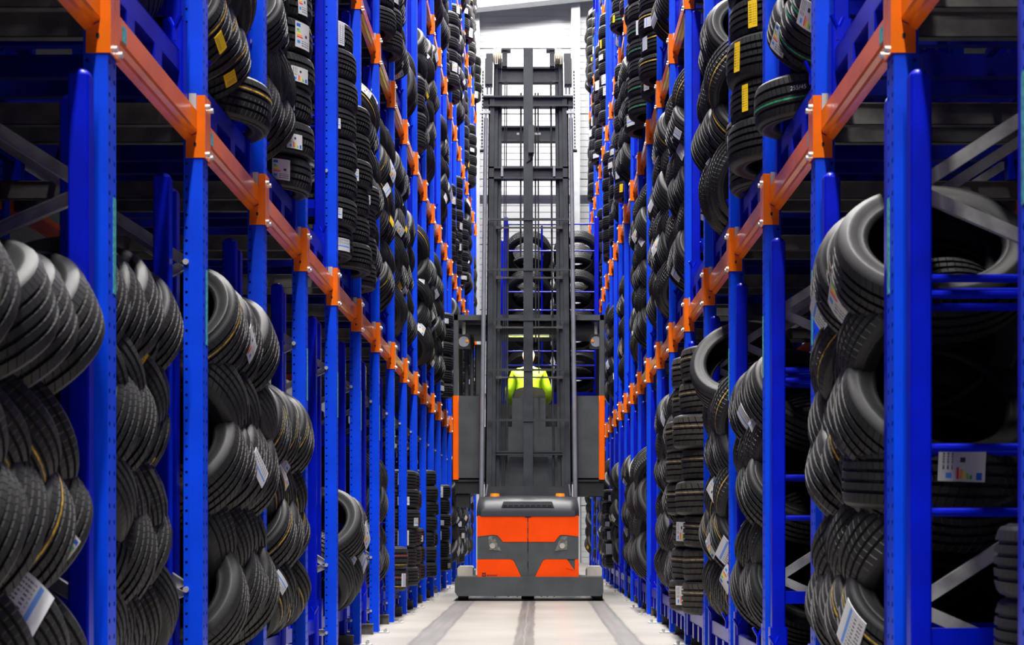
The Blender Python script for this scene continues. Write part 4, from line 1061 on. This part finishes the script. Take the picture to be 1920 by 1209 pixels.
for px, sg in ((869, 1), (1118, -1)):
    mr = MB().cyl((XC_(px), YC+0.12, ZC_(625)), (XC_(px), YC+0.12, ZC_(602)), 0.022, 8).build('mirror_arm', M['galv'], cab)
    mir = MB().rbox(XC_(px)-0.085, XC_(px)+0.085, YC+0.11, YC+0.16, ZC_(652), ZC_(624), 0.02).build('mirror', M['black'], cab)
    MB().prism([(XC_(px)+0.07*math.cos(t), ZC_(638.5)+0.07*math.sin(t)) for t in [2*PI*k/16 for k in range(16)]], 'y', YC+0.104, YC+0.110).build('mirror_glass', M['steel'], mir)
    MB().cyl((XC_(px)+sg*0.045, YC+0.10, ZC_(637)), (XC_(px)+sg*0.045, YC+0.095, ZC_(637)), 0.02, 10).build('indicator', M['amber'], mir)
cl = area('added_cab_fill_light', (XC, YT+YC+0.19, ZC_(628)), 0.5, 0.12, 32, spread=125); MB().box(-0.27, 0.27, YC+0.10, YC+0.28, ZC_(628)+0.004, ZC_(625)).build('added_cab_lamp', M['paper'], cab)  # lamp added under the cab roof to brighten the operator's jacket
# leaning seat behind the operator
mb = MB(); vs = []; n = 14
for k in range(n+1):
    a = PI*k/n; vs.append((0.21*-math.cos(a)*1.0, 0.13*math.sin(a)**0.6))
pts = [(XC_(993)+a, ZC_(745, YCw+0.3)+b) for a, b in vs]+[(XC_(993)+0.21, ZC_(760)), (XC_(993)-0.21, ZC_(760))]
mb.prism(pts, 'y', YC+0.14, YC+0.22); mb.build('backrest', M['seat'], cab, smooth=True)
MB().rbox(XC_(993)-0.05, XC_(993)+0.05, YC+0.15, YC+0.2, ZC_(896), ZC_(758), 0.01).build('seat_post', M['black'], cab)
# forks under the lifted pallet
fk = empty('fork_carriage', (0, 0, 0), parent=tr)
MB().box(-0.5, 0.62, YC+CD+0.02, YC+CD+0.16, 2.30, 2.62).build('carriage', M['black'], fk)
for x in (-0.05, 0.55): MB().box(x-0.06, x+0.06, YC+CD+0.1, YC+CD+1.5, LZ0-0.05, LZ0).build('fork', M['black'], fk)
MB().box(-0.4, 0.5, YC+CD-0.05, YC+CD+0.1, 1.55, 2.62).build('lift_frame', M['black'], fk)

# ------------------------------------------------------------------ the operator, standing in the cab with his back to us
def skin_body(name, V, E, R, root, sub=2):
    me = bpy.data.meshes.new(name+'_cage'); me.from_pydata(V, E, [])
    o = bpy.data.objects.new(name, me); COL.objects.link(o)
    md = o.modifiers.new('skin', 'SKIN'); md.use_smooth_shade = True
    sv = me.skin_vertices[0].data
    for k, r in enumerate(R): sv[k].radius = r if isinstance(r, tuple) else (r, r)
    sv[root].use_root = True
    sb = o.modifiers.new('sub', 'SUBSURF'); sb.levels = sub; sb.render_levels = sub
    dg = bpy.context.evaluated_depsgraph_get(); dg.update()
    out = bpy.data.meshes.new_from_object(o.evaluated_get(dg)); out.name = name
    bpy.data.objects.remove(o); out.shade_smooth()
    return out
PXw = P(991, 0, YT+1.62)[0]; PYw = YT+1.60; PZ0 = ZC_(896)+0.005
V, E, R = [], [], []
def vtx(x, y, z, r, par=None):
    V.append((x, y, z)); R.append(r)
    if par is not None: E.append((par, len(V)-1))
    return len(V)-1
pel = vtx(0, 0, 0.92, (0.165, 0.115))
sp1 = vtx(0, 0.0, 1.10, (0.150, 0.105), pel); sp2 = vtx(0, 0.01, 1.28, (0.165, 0.115), sp1); ch = vtx(0, 0.01, 1.40, (0.15, 0.105), sp2)
nk = vtx(0, 0.02, 1.49, 0.058, ch); nk2 = vtx(0, 0.03, 1.535, 0.055, nk)
hd1 = vtx(0, 0.05, 1.585, (0.068, 0.082), nk2); hd2 = vtx(0, 0.045, 1.655, (0.078, 0.098), hd1); hd3 = vtx(0, 0.035, 1.715, (0.066, 0.085), hd2); hd4 = vtx(0, 0.035, 1.745, (0.03, 0.04), hd3)
no_ = vtx(0, 0.155, 1.645, 0.012, hd2)
for sg in (-1, 1):
    vtx(sg*0.083, 0.04, 1.65, (0.012, 0.022), hd2)     # ear
    sh = vtx(sg*0.17, 0.01, 1.405, 0.072, ch); el = vtx(sg*0.265, 0.03, 1.13, 0.050, sh); fo = vtx(sg*0.25, 0.17, 1.06, 0.044, el); wr = vtx(sg*0.20, 0.29, 1.03, 0.030, fo); pa = vtx(sg*0.185, 0.355, 1.025, (0.040, 0.022), wr)
    for f_, dx in enumerate((-0.030, -0.010, 0.010, 0.030)):
        ln = (0.052, 0.060, 0.056, 0.044)[f_ if sg < 0 else 3-f_]
        a = vtx(sg*0.185+dx, 0.395, 1.022, 0.0095, pa); b = vtx(sg*0.185+dx*1.05, 0.395+ln*0.7, 1.012, 0.009, a); vtx(sg*0.185+dx*1.05, 0.395+ln*0.95, 0.982, 0.008, b)
    th = vtx(sg*0.185-sg*0.048, 0.35, 1.015, 0.011, pa); vtx(sg*0.185-sg*0.065, 0.385, 1.0, 0.0095, th)
    hp = vtx(sg*0.095, 0.0, 0.86, 0.098, pel); kn = vtx(sg*0.115, 0.02, 0.49, 0.064, hp); cf = vtx(sg*0.115, -0.01, 0.33, 0.060, kn); an = vtx(sg*0.115, -0.01, 0.09, 0.043, cf)
    he = vtx(sg*0.118, -0.03, 0.048, 0.042, an); vtx(sg*0.128, 0.15, 0.038, 0.036, an)
bm_ = skin_body('person', V, E, R, pel)
for mname in ('cloth', 'skin', 'black'): bm_.materials.append(M[mname])
for p in bm_.polygons:
    c = p.center
    p.material_index = 1 if (c.z > 1.475 or (c.y > 0.27 and c.z > 0.9)) else (2 if c.z < 0.12 else 0)
per = link('person', bm_); per.location = (PXw, PYw, PZ0)
tag(per, 'person in a bright yellow-green jacket standing in the truck cab, seen from behind', 'person')
V, E, R = [], [], []
pel = vtx(0, 0.0, 0.86, (0.185, 0.135)); sp1 = vtx(0, 0.0, 1.08, (0.182, 0.132), pel); sp2 = vtx(0, 0.008, 1.27, (0.190, 0.138), sp1); ch = vtx(0, 0.008, 1.39, (0.165, 0.125), sp2); nk = vtx(0, 0.018, 1.475, (0.075, 0.072), ch)
for sg in (-1, 1):
    sh = vtx(sg*0.175, 0.01, 1.395, 0.088, ch); el = vtx(sg*0.272, 0.03, 1.13, 0.066, sh); fo = vtx(sg*0.255, 0.17, 1.06, 0.058, el); vtx(sg*0.208, 0.275, 1.033, 0.044, fo)
jk = skin_body('jacket', V, E, R, pel); jk.materials.append(M['hivis'])
link('jacket', jk, per)
V, E, R = [], [], []
h0 = vtx(0, 0.022, 1.70, (0.075, 0.088)); h1 = vtx(0, 0.025, 1.735, (0.062, 0.075), h0); vtx(0, 0.03, 1.758, (0.03, 0.035), h1)
hr = skin_body('hair', V, E, R, h0); hr.materials.append(M['seat']); link('hair', hr, per)

# ------------------------------------------------------------------ a few loose things
for (s, k, b, y, z0, z1, w) in ((1, 2, 10, 0.25, 0, 2.2, 0.22), (1, 2, 9, 0.7, 0, 2.0, 0.2)):
    zz = LZ[k]+0.192+0.2
    o = MB().box(aisle(s)+0.10, aisle(s)+0.118, py(b)+y, py(b)+y+0.5, zz+z0, zz+z1).build('plywood_board', M['wood'])
    tag(o, 'tan plywood board standing in the %s right second-tier bay' % ORD[b+1], 'board')
